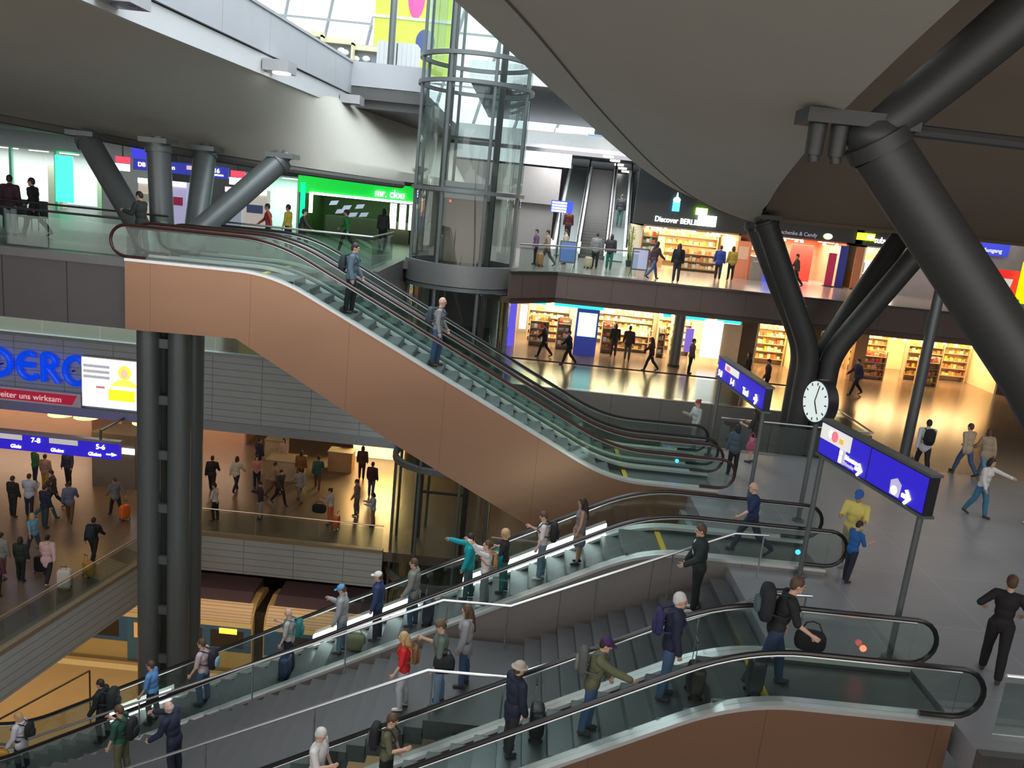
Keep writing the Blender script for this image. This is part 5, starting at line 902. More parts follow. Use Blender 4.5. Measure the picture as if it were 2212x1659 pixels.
def T_hand(S, sd, fine):
    w_, d = S['wr', sd], S['hd', sd]; side = Vector((0, sd, 0)); n = d.cross(side)
    n = n.normalized() if n.length > .1 else Vector((1, 0, 0)); wd = n     # spread direction of the fingers
    inn = wd.cross(d).normalized() * (1 if (wd.cross(d)).y * sd < 0 else -1)
    L_ = [('c', w_, .029, w_ + d * .045, .030), ('c', w_ + d * .03 + wd * .018, .020, w_ + d * .085 + wd * .022, .017), ('c', w_ + d * .03 - wd * .018, .020, w_ + d * .085 - wd * .022, .017)]
    for i, (o_, ln) in enumerate(((-.030, .060), (-.010, .076), (.010, .082), (.030, .072))):
        b0 = w_ + d * .085 + wd * o_; b1 = b0 + (d * .8 + inn * .35).normalized() * ln * .55; b2 = b1 + (d * .45 + inn * .85).normalized() * ln * .5
        L_ += [('c', b0, .0098, b1, .009), ('c', b1, .009, b2, .0078)]
    t0 = w_ + d * .03 + wd * .03; t1 = t0 + (d * .6 + wd * .6 + inn * .4).normalized() * .045; t2 = t1 + (d * .8 + inn * .5).normalized() * .035
    return L_ + [('c', t0, .013, t1, .011), ('c', t1, .011, t2, .009)]
def hp(S, x, y, z):
    """a point in head coordinates (forward, left, up)"""
    p = S['hp'] + S['lean'] * .5; c_, s_ = math.cos(p), math.sin(p); return S['head'] + Vector((x * c_ + z * s_, y, -x * s_ + z * c_))
def T_head(S):
    p = S['hp'] + S['lean'] * .5; H_ = lambda x, y, z: hp(S, x, y, z)
    return [('c', S['neck'] - S['sp'] * .05, .058, H_(-.015, 0, -.07), .052), ('e', H_(-.008, 0, .01), (.096, .077, .108), p), ('e', H_(.03, 0, -.065), (.058, .054, .058), p),
            ('c', H_(.083, 0, .012), .010, H_(.104, 0, -.022), .014), ('e', H_(.072, 0, .03), (.026, .055, .014), p), ('c', H_(.078, -.02, -.062), .011, H_(.078, .02, -.062), .011),
            ('e', H_(-.008, .079, -.008), (.018, .012, .030), p), ('e', H_(-.008, -.079, -.008), (.018, .012, .030), p), ('e', H_(.068, 0, -.105), (.022, .028, .018), p)]
def T_hair(S, kind):
    p = S['hp'] + S['lean'] * .5; H_ = lambda x, y, z: hp(S, x, y, z)
    L_ = [('e', H_(-.020, 0, .032), (.103, .085, .106), p), ('e', H_(-.055, 0, -.005), (.062, .078, .085), p)]
    if kind == 'long': L_ += [('c', H_(-.075, 0, -.02), .075, S['neck'] + S['sp'] * (-.02) - S['fw'] * .085, .078), ('c', S['neck'] - S['fw'] * .085 - S['sp'] * .02, .078, S['neck'] - S['sp'] * .24 - S['fw'] * .135, .052), ('c', H_(.0, .075, .0), .03, S['neck'] + Vector((0, .085, -.09)), .03), ('c', H_(.0, -.075, .0), .03, S['neck'] + Vector((0, -.085, -.09)), .03)]
    if kind == 'curly': L_ += [('e', H_(-.035, 0, .04), (.125, .118, .115), p), ('e', H_(-.06, 0, -.05), (.08, .105, .09), p)]
    if kind == 'bun': L_ += [('e', H_(-.12, 0, .06), (.045, .045, .045), p)]
    if kind == 'bob': L_ += [('c', H_(-.05, 0, 0), .085, H_(-.055, 0, -.10), .078), ('c', H_(.01, .07, 0), .028, H_(.015, .072, -.1), .026), ('c', H_(.01, -.07, 0), .028, H_(.015, -.072, -.1), .026)]
    if kind == 'fringe': L_ = [('e', H_(-.055, 0, -.02), (.062, .080, .07), p)]
    return L_
PCACHE = {}
BAGS = []
def oslot(name, me, m, parent=None):
    o = bpy.data.objects.new(name, me); COL.objects.link(o); o.material_slots[0].link = 'OBJECT'; o.material_slots[0].material = m
    if parent: o.parent = parent
    return o
def person(label, loc, yaw, H=1.7, pose='stand', top=((.05, .05, .06), 1.0, 'shirt'), bottom=('trousers', (.04, .05, .08)), hair=('short', (.05, .03, .02)), skin=0, shoes=(.05, .05, .05), vox=.014, fem=False, bw=1.12, hat=None, bag=None, group=None, inner=None, face=True):
    s = H / 1.76; key = (str(pose), fem, bw, vox, top[1], top[2], bottom[0], hair[0], hat[0] if hat else None)
    S = skel(pose, fem, bw)
    if len(loc) == 4:      # stand with both feet centred on a tread
        fx = [S['ank', sd].x for sd in (1, -1)]; mid = (min(fx) - .068 + max(fx) + .171) / 2 * s
        loc = (loc[0] - math.copysign(mid, math.cos(math.radians(yaw))), loc[1], loc[2])
    def get(k, fn, v=vox, sm=5):
        kk = (key[0], fem, bw, vox) + k
        if kk not in PCACHE: PCACHE[kk] = blob(fn(), v, sm)
        return PCACHE[kk]
    def allbody():
        L_ = T_head(S) + T_torso(S, -.006, fem, bw)
        for sd in (1, -1): L_ += T_arm(S, sd, -.004, 1.0) + T_hand(S, sd, True) + T_leg(S, sd, -.006, 1.0) + T_foot(S, sd, -.006)
        return L_
    body = oslot('person', get(('body',), allbody, vox * .8, 4), SKIN[skin])
    body.location = loc; body.rotation_euler = (0, 0, math.radians(yaw)); body.scale = (s, s, s)
    tag(body, label, 'person', group)
    kind = top[2]; g = {'shirt': .016, 'jacket': .027, 'coat': .032, 'tank': .012}[kind]
    def topf():
        L_ = T_torso(S, g, fem, bw, {'shirt': .03, 'jacket': .06, 'coat': .09, 'tank': .02}[kind])
        if top[1] > 0:
            for sd in (1, -1): L_ += T_arm(S, sd, g, top[1])
        if kind in ('jacket', 'coat'): L_.append(('c', S['neck'] - S['sp'] * .03, .062, S['neck'] + S['sp'] * .025 , .066))
        if kind == 'coat':
            L_.append(('c', S['pel'], .14, S['pel'] - Vector((0, 0, .22)), .15)); L_.append(('e', S['neck'] - S['fw'] * .08, (.06, .09, .06), 0))
        return L_
    oslot({'shirt': 'shirt', 'jacket': 'jacket', 'coat': 'coat', 'tank': 'tank_top'}[kind], get(('top', top[1], kind), topf), cloth(top[0]), body)
    bk = bottom[0]; up_ = {'trousers': .97, 'shorts': .48, 'capri': .75, 'skirt': 0}[bk]
    def botf():
        L_ = T_torso(S, .010, fem, bw, .02, False)[:1]
        if bk == 'skirt': L_ += [('c', S['pel'], .13, S['pel'] - Vector((0, 0, .36)), .17)]
        else:
            for sd in (1, -1): L_ += T_leg(S, sd, .020, up_)
        return L_
    oslot({'trousers': 'trousers', 'shorts': 'shorts', 'capri': 'trousers', 'skirt': 'skirt'}[bk], get(('bot', bk), botf), cloth(bottom[1]), body)
    for sd in (1, -1): oslot('shoe', get(('shoe', sd), lambda: T_foot(S, sd, .004)), cloth(shoes), body)
    if hair[0] != 'bald':
        oslot('hair', get(('hair', hair[0]), lambda: T_hair(S, hair[0]), min(vox, .013)), hairm(hair[1]), body)
    if face:
        for sd in (1, -1):
            q = MB(); c = hp(S, .083, sd * .031, .010); q.ell(c, (.010, .013, .008), 8, 6)
            o = q.build('eye', EYE, None, True); o.parent = body
    if hat:
        def hatf():
            p = S['hp'] + S['lean'] * .5; H_ = lambda x, y, z: hp(S, x, y, z)
            if hat[0] == 'cap': return [('e', H_(-.008, 0, .055), (.108, .092, .085), p), ('e', H_(.115, 0, .040), (.075, .072, .014), p - .0)]
            if hat[0] == 'capback': return [('e', H_(-.008, 0, .055), (.108, .092, .085), p), ('e', H_(-.11, 0, .035), (.06, .06, .014), p)]
            if hat[0] == 'bucket': return [('e', H_(-.008, 0, .065), (.112, .098, .085), p), ('e', H_(-.005, 0, .035), (.165, .15, .022), p + .06)]
            return [('e', H_(-.008, 0, .05), (.112, .094, .10), p)]
        oslot({'cap': 'cap', 'capback': 'cap', 'bucket': 'bucket_hat', 'beanie': 'knitted_cap'}[hat[0]], get(('hat', hat[0]), hatf, min(vox, .013)), cloth(hat[1]), body)
    if inner:      # light shirt front seen between the jacket edges
        q = MB(); p = S['pel'] + S['sp'] * .36 + S['fw'] * .118; q.ell(p, (.035, .05, .16), 12, 8); o = q.build('shirt_front', cloth(inner), None, True); o.parent = body
    if bag: backpack(body, S, s, *bag)
    return body, S
def box_soft(c, r, e=4.0, n=18, m=12):
    """rounded box surface"""
    def f(v, p): return math.copysign(abs(v) ** (2.0 / p), v)
    q = MB(); vs = []
    for i in range(m + 1):
        a = -PI / 2 + PI * i / m
        for j in range(n):
            b_ = 2 * PI * j / n; vs.append((c[0] + r[0] * f(math.cos(a), e) * f(math.cos(b_), e), c[1] + r[1] * f(math.cos(a), e) * f(math.sin(b_), e), c[2] + r[2] * f(math.sin(a), e)))
    return q.add(vs, [(i * n + j, i * n + (j + 1) % n, (i + 1) * n + (j + 1) % n, (i + 1) * n + j) for i in range(m) for j in range(n)])
def backpack(body, S, s, col, size, label, patch=None):
    R = bpy.data.objects.new('backpack', None); COL.objects.link(R); tag(R, label, 'backpack'); R.location = body.location; R.rotation_euler = body.rotation_euler; R.scale = body.scale
    WLOC[R.name] = (0, 0, 0); m_ = cloth(col); c = S['pel'] + S['sp'] * .30 - S['fw'] * (.178 + .065 * size)
    bb_ = box_soft(c, (.075 * size, .145 * size ** .5, .23 * size ** .6), 3.2).build('bag_body', m_, R, True)
    box_soft(c - S['fw'] * .075 * size - S['sp'] * .06, (.035 * size, .105, .12), 3.2).build('front_pocket', cloth(patch) if patch else m_, bb_, True)
    for sd in (1, -1):
        a = S['sh', sd] * 1.0; top_ = S['pel'] + S['sp'] * .545 + Vector((0, sd * .105, 0)); MB().tube([c + S['sp'] * .17 + Vector((0, sd * .08, 0)), top_ - S['fw'] * .05, top_ + S['fw'] * .035, S['pel'] + S['sp'] * .40 + S['fw'] * .165 + Vector((0, sd * .12, 0)), S['pel'] + S['sp'] * .24 + Vector((0, sd * .20, 0)), c - S['sp'] * .12 + Vector((0, sd * .12, 0))], .016, 8).build('strap', m_, R, True)
    MB().tube([c + S['sp'] * .21 + Vector((0, -.03, 0)), c + S['sp'] * .26, c + S['sp'] * .21 + Vector((0, .03, 0))], .008, 6).build('carry_loop', m_, R, True)
    return R
def suitcase(label, loc, yaw, col, h=.62, handle=.38, w_=.40, d=.25, tilt=0, group=None):
    R = bpy.data.objects.new('suitcase', None); COL.objects.link(R); tag(R, label, 'suitcase', group); R.location = loc; R.rotation_euler = (0, math.radians(tilt), math.radians(yaw)); WLOC[R.name] = (0, 0, 0)
    m_ = mat('case_%02x%02x%02x' % tuple(int(v * 255) for v in col), col, 0.45)
    sh_ = box_soft((0, 0, .06 + h / 2), (d / 2, w_ / 2, h / 2), 5).build('shell', m_, R, True)
    if handle:
        for sd in (-1, 1): MB().tube([(-d * .3, sd * .09, h), (-d * .3, sd * .09, h + handle + .06)], .008, 6).build('handle_tube', steel, R, True)
        MB().tube([(-d * .3, -.1, h + handle + .06), (-d * .3, .1, h + handle + .06)], .014, 8).build('grip', rubber, R, True)
    for x in (-1, 1):
        for y in (-1, 1): MB().tube([(x * d * .35, y * w_ * .38 - .012, .035), (x * d * .35, y * w_ * .38 + .012, .035)], .034, 10).build('wheel', rubber, R, True)
    for y in (-.25, .25): MB().box(d / 2 - .004, d / 2 + .004, y * w_ - .01, y * w_ + .01, .12, h - .02).build('rib', m_, sh_)
    return R
def handbag(label, loc, yaw, col, r=(.08, .17, .14), strap=.3, name='handbag', cat='bag'):
    R = bpy.data.objects.new(name, None); COL.objects.link(R); tag(R, label, cat); R.location = loc; R.rotation_euler = (0, 0, math.radians(yaw)); WLOC[R.name] = (0, 0, 0); m_ = cloth(col)
    box_soft((0, 0, r[2]), r, 3.5).build('bag_body', m_, R, True)
    MB().tube([(0, -r[1] * .8, r[2] * 1.6), (0, -r[1] * .4, r[2] * 2 + strap * .8), (0, 0, r[2] * 2 + strap), (0, r[1] * .4, r[2] * 2 + strap * .8), (0, r[1] * .8, r[2] * 1.6)], .012, 6).build('strap', m_, R, True)
    return R
# colours
NAVY = (.014, .019, .045); BLK = (.015, .015, .018); JEAN = (.06, .11, .22); LJEAN = (.16, .25, .36); GREY = (.22, .22, .23); WHT = (.72, .70, .70); TEAL = (.0, .32, .36); OLIVE = (.12, .125, .07); BEIGE = (.48, .38, .27); BROWN = (.13, .07, .035)
DK = (.03, .02, .015); BRN = (.10, .055, .03); BLD = (.50, .33, .16); GRY = (.45, .44, .43); WHH = (.62, .61, .60)
V1, V2, V3 = .010, .014, .022
def on(E, x, y, face):
    """centre of the escalator step nearest to x, shifted so that both feet rest on it"""
    d = E.sg * (x - E.xl); L_ = abs(E.xh - E.xl)
    if 0 < d < L_: x = E.xl + E.sg * (math.floor(d / .4) * .4 + .2); return (x, y, E.step_z(x) + .006, 1)
    return (x, y, E.step_z(x) + .02)
e1 = lambda x, y=11.8: on(E1, x, y, 1); e2 = lambda x, y=16.95: on(E2, x, y, -1); c1 = lambda x, y: on(E1, x, y, 1)[:3]; c2 = lambda x, y: on(E2, x, y, 1)[:3]; e3 = lambda x, y=21.5: on(E3, x, y, 1)
def sstep(x):
    """stone stair tread height at x"""
    if x > 4.9: return 0.0
    if x > .48: return -.1667 * (math.floor((4.9 - x) / .34) + 1)
    if x > -1.0: return -2.167
    return -2.167 - .1667 * (math.floor((-1.0 - x) / .34) + 1)
def onstair(x, y):
    """tread centre nearest to x for somebody facing down the stairs"""
    x0 = 4.9 if x > .48 else -1.0
    if not (-1.0 <= x <= .48): x = x0 - (math.floor((x0 - x) / .34) + .5) * .34 - .005
    return (x, y, sstep(x) + .006, 1)
# ---- nearest escalator, riding up to the right
person('brown haired person with bulky black backpack and phone, low on the nearest escalator', e1(-1.42, 11.7), -8, 1.62, 'phone', (OLIVE, .5, 'shirt'), ('trousers', BLK), ('short', BRN), vox=V1, fem=True, bag=(BLK, 1.25, 'bulky black backpack of the lowest rider on the nearest escalator', (.10, .09, .09)))
person('person in beige bucket hat and navy hooded jacket on the nearest escalator, seen from behind', e1(.42, 11.75), 30, 1.66, 'stand', (NAVY, 1.0, 'coat'), ('trousers', (.035, .035, .035)), ('short', BRN), vox=V1, hat=('bucket', (.42, .36, .30)))
suitcase('black suitcase with two silver handle tubes beside the bucket hat rider', c1(.98, 11.95), 0, BLK, .52, .45)
b_, S_ = person('person in olive jacket and dark purple cap reaching for the handrail of the nearest escalator', e1(1.80, 11.62), -6, 1.70, (10, (6, 10), (-4, 4), (8, 9, 25), (66, 10, 8), 14), (OLIVE, 1.0, 'jacket'), ('trousers', JEAN), ('short', DK), vox=V1, hat=('cap', (.05, .02, .09)), bag=((.10, .10, .10), 1.15, 'grey and black backpack of the olive jacketed rider', (.16, .17, .17)))
person('silver haired person in navy jacket with violet backpack on the nearest escalator', e1(2.78, 11.8), -4, 1.84, 'stand', (NAVY, 1.0, 'jacket'), ('trousers', JEAN), ('short', WHH), vox=V1, inner=None, bag=((.03, .025, .10), .9, 'dark violet backpack of the silver haired rider'))
suitcase('black suitcase on the nearest escalator step before the silver haired person', c1(3.30, 11.6), 0, (.03, .027, .027), .50, .42)
person('tall person in black t-shirt leaning forward at the top of the nearest escalator', (4.55, 11.75, .018), -6, 1.94, (14, (20, 14), (-14, 16), (-2, 8, 16), (20, 10, 40), 4), ((.012, .013, .017), .5, 'shirt'), ('trousers', (.025, .045, .10)), ('short', BRN), vox=V1, bag=((.016, .017, .022), 1.45, 'large black backpack with grey green pocket of the tall black shirted person', (.07, .12, .12)))
handbag('black shoulder bag held in front of the tall black shirted person', (5.12, 11.75, .70), 80, BLK, (.11, .24, .17), .16)
suitcase('dark grey suitcase standing by the legs of the tall black shirted person', (4.24, 11.42, .02), 0, (.03, .03, .035), .60, 0, .28)
person('white haired person in white top at the bottom edge, low on the nearest escalator', e1(-2.6, 11.9), -12, 1.72, 'phone', (WHT, .5, 'shirt'), ('trousers', NAVY), ('short', WHH), vox=V1)
# ---- stairs
person('person with glasses in dark green suit over white shirt walking down the stone stairs', onstair(4.05, 15.0), 180, 1.84, (5, (3, 4), (-3, 3), (14, 9, 50), (6, 9, 20), 8), ((.02, .03, .03), 1.0, 'jacket'), ('trousers', (.015, .016, .018)), ('short', BRN), shoes=(.55, .53, .5), vox=V1, inner=WHT)
person('blond person in red top with long hair and pale trousers on the stone stairs', onstair(-1.48, 13.75), 185, 1.60, 'relax', ((.62, .02, .03), .5, 'shirt'), ('trousers', (.50, .52, .56)), ('long', BLD), shoes=WHT, vox=V1, fem=True, bag=((.22, .09, .03), .8, 'brown shoulder pack on the back of the red topped person'))
person('person in grey green t-shirt and pale jeans on the stair landing with a phone', (-.80, 13.5, -2.164), 190, 1.74, 'phone', ((.12, .15, .13), .5, 'shirt'), ('trousers', LJEAN), ('short', BRN), vox=V1, hat=('capback', (.13, .09, .06)))
handbag('black jacket bundle carried by the grey green shirted person', (-.72, 13.3, -1.36), 100, BLK, (.10, .2, .18), .12, 'carried_jacket', 'jacket')
person('long haired person in grey hoodie on the stair landing beside the grey green shirt', (-.38, 14.2, -2.164), 178, 1.70, 'stand', ((.33, .33, .35), 1.0, 'coat'), ('trousers', JEAN), ('long', BRN), vox=V1, fem=True)
person('person in dark green t-shirt with black backpack low on the stone stairs', onstair(-7.45, 14.5), 175, 1.68, 'phone', ((.02, .09, .06), .5, 'shirt'), ('trousers', OLIVE), ('short', BRN), vox=V1, bag=(BLK, 1.2, 'black backpack of the dark green shirted person'))
person('bald person in dark navy suit low on the stone stairs, arm stretched forward', onstair(-5.8, 13.85), 172, 1.70, (10, (2, 3), (-2, 2), (20, 8, 30), (70, 8, 5), 12), (NAVY, 1.0, 'jacket'), ('trousers', NAVY), ('fringe', GRY), vox=V1)
# ---- steel escalator, riding down to the left
person('bare shouldered person with long dark hair and grey skirt on the steel escalator', e2(2.02), 182, 1.56, 'stand', ((.20, .17, .18), 0, 'tank'), ('skirt', (.16, .17, .20)), ('long', DK), shoes=BLK, vox=V2, fem=True, skin=1)
person('person in white t-shirt and jeans with black backpack on the steel escalator', e2(1.15), 180, 1.58, 'phone', ((.66, .63, .62), .5, 'shirt'), ('trousers', LJEAN), ('short', BRN), shoes=WHT, vox=V2, bag=(BLK, 1.3, 'black backpack of the white shirted rider'))
person('curly blond person with black vest over teal trousers on the steel escalator', e2(.30), 180, 1.50, 'both', (BLK, .5, 'shirt'), ('trousers', (.03, .16, .17)), ('curly', BLD), vox=V2, fem=True)
handbag('turquoise jacket held by the curly blond rider', (.08, 16.9, E2.step_z(.08) + .62), 90, TEAL, (.10, .14, .20), .05, 'carried_jacket', 'jacket')
person('dark haired person in turquoise hoodie stretching both arms forward on the steel escalator', e2(-.62, 17.3), 180, 1.60, 'armsout', (TEAL, 1.0, 'jacket'), ('trousers', (.05, .12, .14)), ('short', DK), vox=V2, skin=1)
person('person in white top with raised white sleeves and grey trousers on the steel escalator', e2(-.1, 16.62), 184, 1.56, 'armsup', ((.70, .68, .68), 1.0, 'shirt'), ('trousers', (.28, .29, .30)), ('bun', BRN), shoes=WHT, vox=V2, fem=True, bag=((.50, .20, .08), .6, 'small orange rucksack of the person with raised white sleeves'))
person('person in grey green hooded coat with jeans on the steel escalator', e2(-1.62), 178, 1.66, 'relax', ((.22, .23, .20), 1.0, 'coat'), ('trousers', JEAN), ('short', BRN), vox=V2)
suitcase('dark navy suitcase behind the grey green hooded coat', c2(-1.25, 16.75), 0, (.03, .025, .06), .56, .30)
person('person in white cap and blue jacket on the steel escalator before the lower lift', e2(-2.42), 180, 1.68, 'stand', ((.03, .055, .15), 1.0, 'jacket'), ('trousers', (.02, .025, .05)), ('short', BRN), vox=V2, hat=('cap', WHT))
person('person in sky blue cap and grey jacket with jeans on the steel escalator', e2(-3.36), 180, 1.70, 'phone', ((.33, .35, .37), 1.0, 'jacket'), ('trousers', LJEAN), ('short', BRN), vox=V2, hat=('cap', (.10, .34, .62)))
handbag('khaki duffel bag on the step behind the sky blue cap', c2(-2.95, 16.8), 90, (.20, .19, .10), (.14, .22, .20), .12, 'duffel_bag')
person('person in grey t-shirt and navy trousers carrying a teal pack on the steel escalator', e2(-4.42), 180, 1.62, 'phone', ((.42, .40, .38), .5, 'shirt'), ('trousers', NAVY), ('bald', GRY), vox=V2, bag=((.02, .16, .18), 1.1, 'teal backpack of the grey shirted rider'))
suitcase('navy suitcase beside the grey shirted rider', c2(-4.75, 16.74), 0, (.02, .04, .12), .5, .3)
person('person in pale pink checked shirt with black backpack and jeans on the steel escalator', e2(-6.60), 176, 1.70, 'relax', ((.52, .42, .44), .5, 'shirt'), ('trousers', JEAN), ('short', BRN), vox=V2, bag=((.02, .018, .03), 1.25, 'black backpack on the pink checked shirt', (.25, .42, .48)))
person('person in light blue shirt on the steel escalator in front of the tall steel column', e2(-7.86), 180, 1.64, 'relax', ((.12, .30, .62), .5, 'shirt'), ('trousers', BLK), ('short', BRN), vox=V2)
person('person in black with a huge dark pack low on the steel escalator', e2(-9.05), 178, 1.66, 'relax', (BLK, 1.0, 'coat'), ('trousers', BLK), ('short', DK), vox=V2, bag=((.02, .03, .028), 1.7, 'huge dark pack of the black clothed rider'))
person('blond person in white hoodie with dark shoulder bag, lowest rider on the steel escalator', e2(-10.78), 180, 1.62, 'relax', ((.60, .58, .66), 1.0, 'coat'), ('trousers', NAVY), ('bob', BLD), vox=V2, fem=True, bag=(BLK, 1.1, 'dark shoulder bag of the white hooded rider'))
handbag('orange bag carried in front of the white hooded rider', (-11.25, 16.7, E2.step_z(-11.2) + .75), 90, (.62, .30, .05), (.06, .16, .12), .1)
person('grey haired person in navy polo stepping onto the steel escalator at its top', (5.62, 17.0, .018), 180, 1.72, 'stride', ((.015, .03, .10), .5, 'shirt'), ('trousers', (.03, .04, .07)), ('fringe', GRY), vox=V2)
# ---- copper escalator, riding down to the right
person('person in denim jacket and black trousers, upper rider on the copper clad escalator', e3(-4.44), 0, 1.84, 'relax', ((.10, .16, .21), 1.0, 'jacket'), ('trousers', BLK), ('short', DK), vox=V2, bag=((.03, .04, .05), 1.0, 'dark backpack of the denim jacketed rider'))
person('bald person in grey top and jeans, lower rider on the copper clad escalator', e3(-2.24), 0, 1.86, 'relax', ((.24, .25, .26), 1.0, 'shirt'), ('trousers', JEAN), ('bald', GRY), shoes=BROWN, vox=V2, bag=((.04, .06, .08), 1.0, 'slate blue backpack of the bald rider'))
# ---- hall floor on the right
person('person in yellow t-shirt and blue cap standing with a child under the near blue sign', (7.72, 16.7, .003), 235, 1.84, 'both', ((.70, .60, .16), .5, 'shirt'), ('shorts', (.35, .30, .18)), ('short', DK), shoes=(.3, .3, .3), vox=V2, bw=1.12, hat=('cap', (.03, .12, .45)), skin=1)
person('child in blue shirt and dark trousers in front of the yellow shirt', (7.50, 16.05, .003), 20, 1.36, 'both', ((.02, .12, .38), .5, 'shirt'), ('trousers', (.02, .022, .045)), ('short', DK), vox=V2)
person('person in black t-shirt and trousers standing with hand on hip at the right edge', (8.72, 12.75, .003), 62, 1.88, 'hips', ((.012, .010, .012), .5, 'shirt'), ('trousers', (.012, .010, .012)), ('short', BRN), vox=V1, bw=1.0)
person('person in white sleeves with black backpack walking away past the near blue sign', (13.2, 24.85, .003), 80, 1.78, 'walk', ((.60, .60, .62), 1.0, 'jacket'), ('trousers', BLK), ('short', DK), vox=V2, bag=((.012, .012, .014), 1.25, 'big black backpack over white sleeves'))
person('person in beige jacket and jeans walking with a companion on the grey hall floor', (14.75, 25.2, .003), 110, 1.72, 'walk', (BEIGE, 1.0, 'jacket'), ('trousers', JEAN), ('short', BRN), vox=V2)
person('companion in tan coat and light jeans walking right of the beige jacket', (15.25, 25.0, .003), 95, 1.66, 'stride', ((.40, .30, .2), 1.0, 'coat'), ('trousers', LJEAN), ('bob', BRN), vox=V2, fem=True)
person('person in white top and blue jeans with one arm stretched out on the hall floor', (13.05, 21.2, .003), 300, 1.70, (6, (16, 8), (-14, 16), (75, 20, 5), (10, 9, 20), 6), ((.68, .66, .64), 1.0, 'shirt'), ('trousers', (.05, .18, .30)), ('bob', DK), vox=V2, fem=True)
person('person in navy trousers cut by the right edge of the hall floor', (14.35, 20.6, .003), 90, 1.70, 'walk', (NAVY, 1.0, 'jacket'), ('trousers', NAVY), ('short', BRN), shoes=WHT, vox=V2)
person('person in pale grey top with red glasses near the smaller blue sign', (5.9, 24.75, .003), 200, 1.66, 'phone', ((.36, .40, .38), 1.0, 'shirt'), ('trousers', GREY), ('bun', (.25, .06, .05)), vox=V2, fem=True)
person('person in slate blue jacket with black hair seen from behind near the smaller blue sign', (6.62, 22.62, .003), 95, 1.52, 'stand', ((.06, .09, .12), 1.0, 'jacket'), ('trousers', BLK), ('bob', BLK), vox=V2, fem=True)
person('person with pink skirt beside the pole of the smaller blue sign', (7.6, 24.1, .003), 140, 1.70, 'both', ((.04, .03, .03), .5, 'shirt'), ('skirt', (.50, .12, .20)), ('long', DK), vox=V2, fem=True)
handbag('pink and turquoise bag hanging by the skirt near the smaller blue sign', (7.45, 23.85, .45), 90, (.45, .10, .2), (.06, .14, .14), .3)
# ---- people before the lower lit shops
for a in ((1.35, 38.2, 175, 1.66, 'walk', (.03, .02, .03), BLK, 'short', 'person in dark clothes, leftmost before the lower lit shop'), (2.45, 36.8, 185, 1.64, 'walk', NAVY, BLK, 'short', 'person in navy jacket passing left of the blue info column'),
          (4.9, 40.2, 90, 1.66, 'stand', BLK, (.05, .03, .03), 'bob', 'slim person in black standing in the lower shop doorway'), (5.5, 39.4, 80, 1.72, 'relax', (.04, .03, .03), (.10, .09, .08), 'short', 'person in black top and grey trousers before the lower shop shelves'),
          (6.35, 37.4, 175, 1.62, 'walk', (.05, .02, .02), NAVY, 'long', 'person in dark red top with navy bag left of the dark round column'), (8.25, 37.6, 0, 1.68, 'stand', (.10, .08, .10), BLK, 'short', 'person in grey brown jacket right of the dark round column'),
          (15.7, 36.6, 190, 1.72, 'walk', (.03, .03, .10), BLK, 'short', 'person in navy and red jacket walking before the orange lit shop'), (10.4, 35.6, 180, 1.64, 'stand', BLK, BLK, 'bob', 'dark clothed person between the far blue sign and the yellow lit shop'), (10.95, 34.4, 170, 1.60, 'relax', (.06, .04, .04), BLK, 'short', 'second dark clothed person before the yellow lit shop')):
    x, y, yw, H_, po, tc, bc, hk, lb = a
    person(lb, (x, y, .003), yw, H_, po, (tc, 1.0, 'jacket'), ('trousers', bc), (hk, DK), vox=V3, face=False, group='passers by before the lower shops')
# ---- left gallery
person('person in dark suit walking along the left gallery by the railing', (-15.3, 25.4, ZA + .003), 185, 1.80, 'walk', (BLK, 1.0, 'jacket'), ('trousers', BLK), ('short', DK), vox=V2)
person('person in dark jacket and pale trousers at the far left edge of the gallery', (-15.75, 24.9, ZA + .003), 100, 1.78, 'stand', ((.05, .02, .03), 1.0, 'jacket'), ('trousers', (.50, .48, .55)), ('short', DK), vox=V2)
person('person in dark jacket with beige bag standing at the head of the copper escalator', (-10.75, 22.5 + .32, ZA + .003), 170, 1.76, 'both', ((.03, .035, .035), 1.0, 'jacket'), ('trousers', BLK), ('short', DK), vox=V2)
for a in ((-9.1, 28.9, 200, 1.62, 'walk', (.6, .1, .08), BLK, 'short', 'person in red top before the mint shop front'), (-8.55, 29.4, 170, 1.60, 'stand', (.55, .42, .05), BLK, 'short', 'person in yellow top before the mint shop front'), (-8.0, 29.2, 20, 1.55, 'walk', (.05, .04, .04), BLK, 'short', 'dark clothed person right of the yellow top'), (-6.9, 31.5, 180, 1.6, 'walk', (.02, .22, .06), BLK, 'short', 'person in green top before the green lit shop'), (-6.0, 34.2, 90, 1.66, 'stand', (.05, .05, .05), BLK, 'bob', 'person in black looking into the green lit shop')):
    x, y, yw, H_, po, tc, bc, hk, lb = a
    person(lb, (x, y, ZA + .003), yw, H_, po, (tc, 1.0, 'shirt'), ('trousers', bc), (hk, DK), vox=V3, face=False, group='visitors of the left gallery shops')
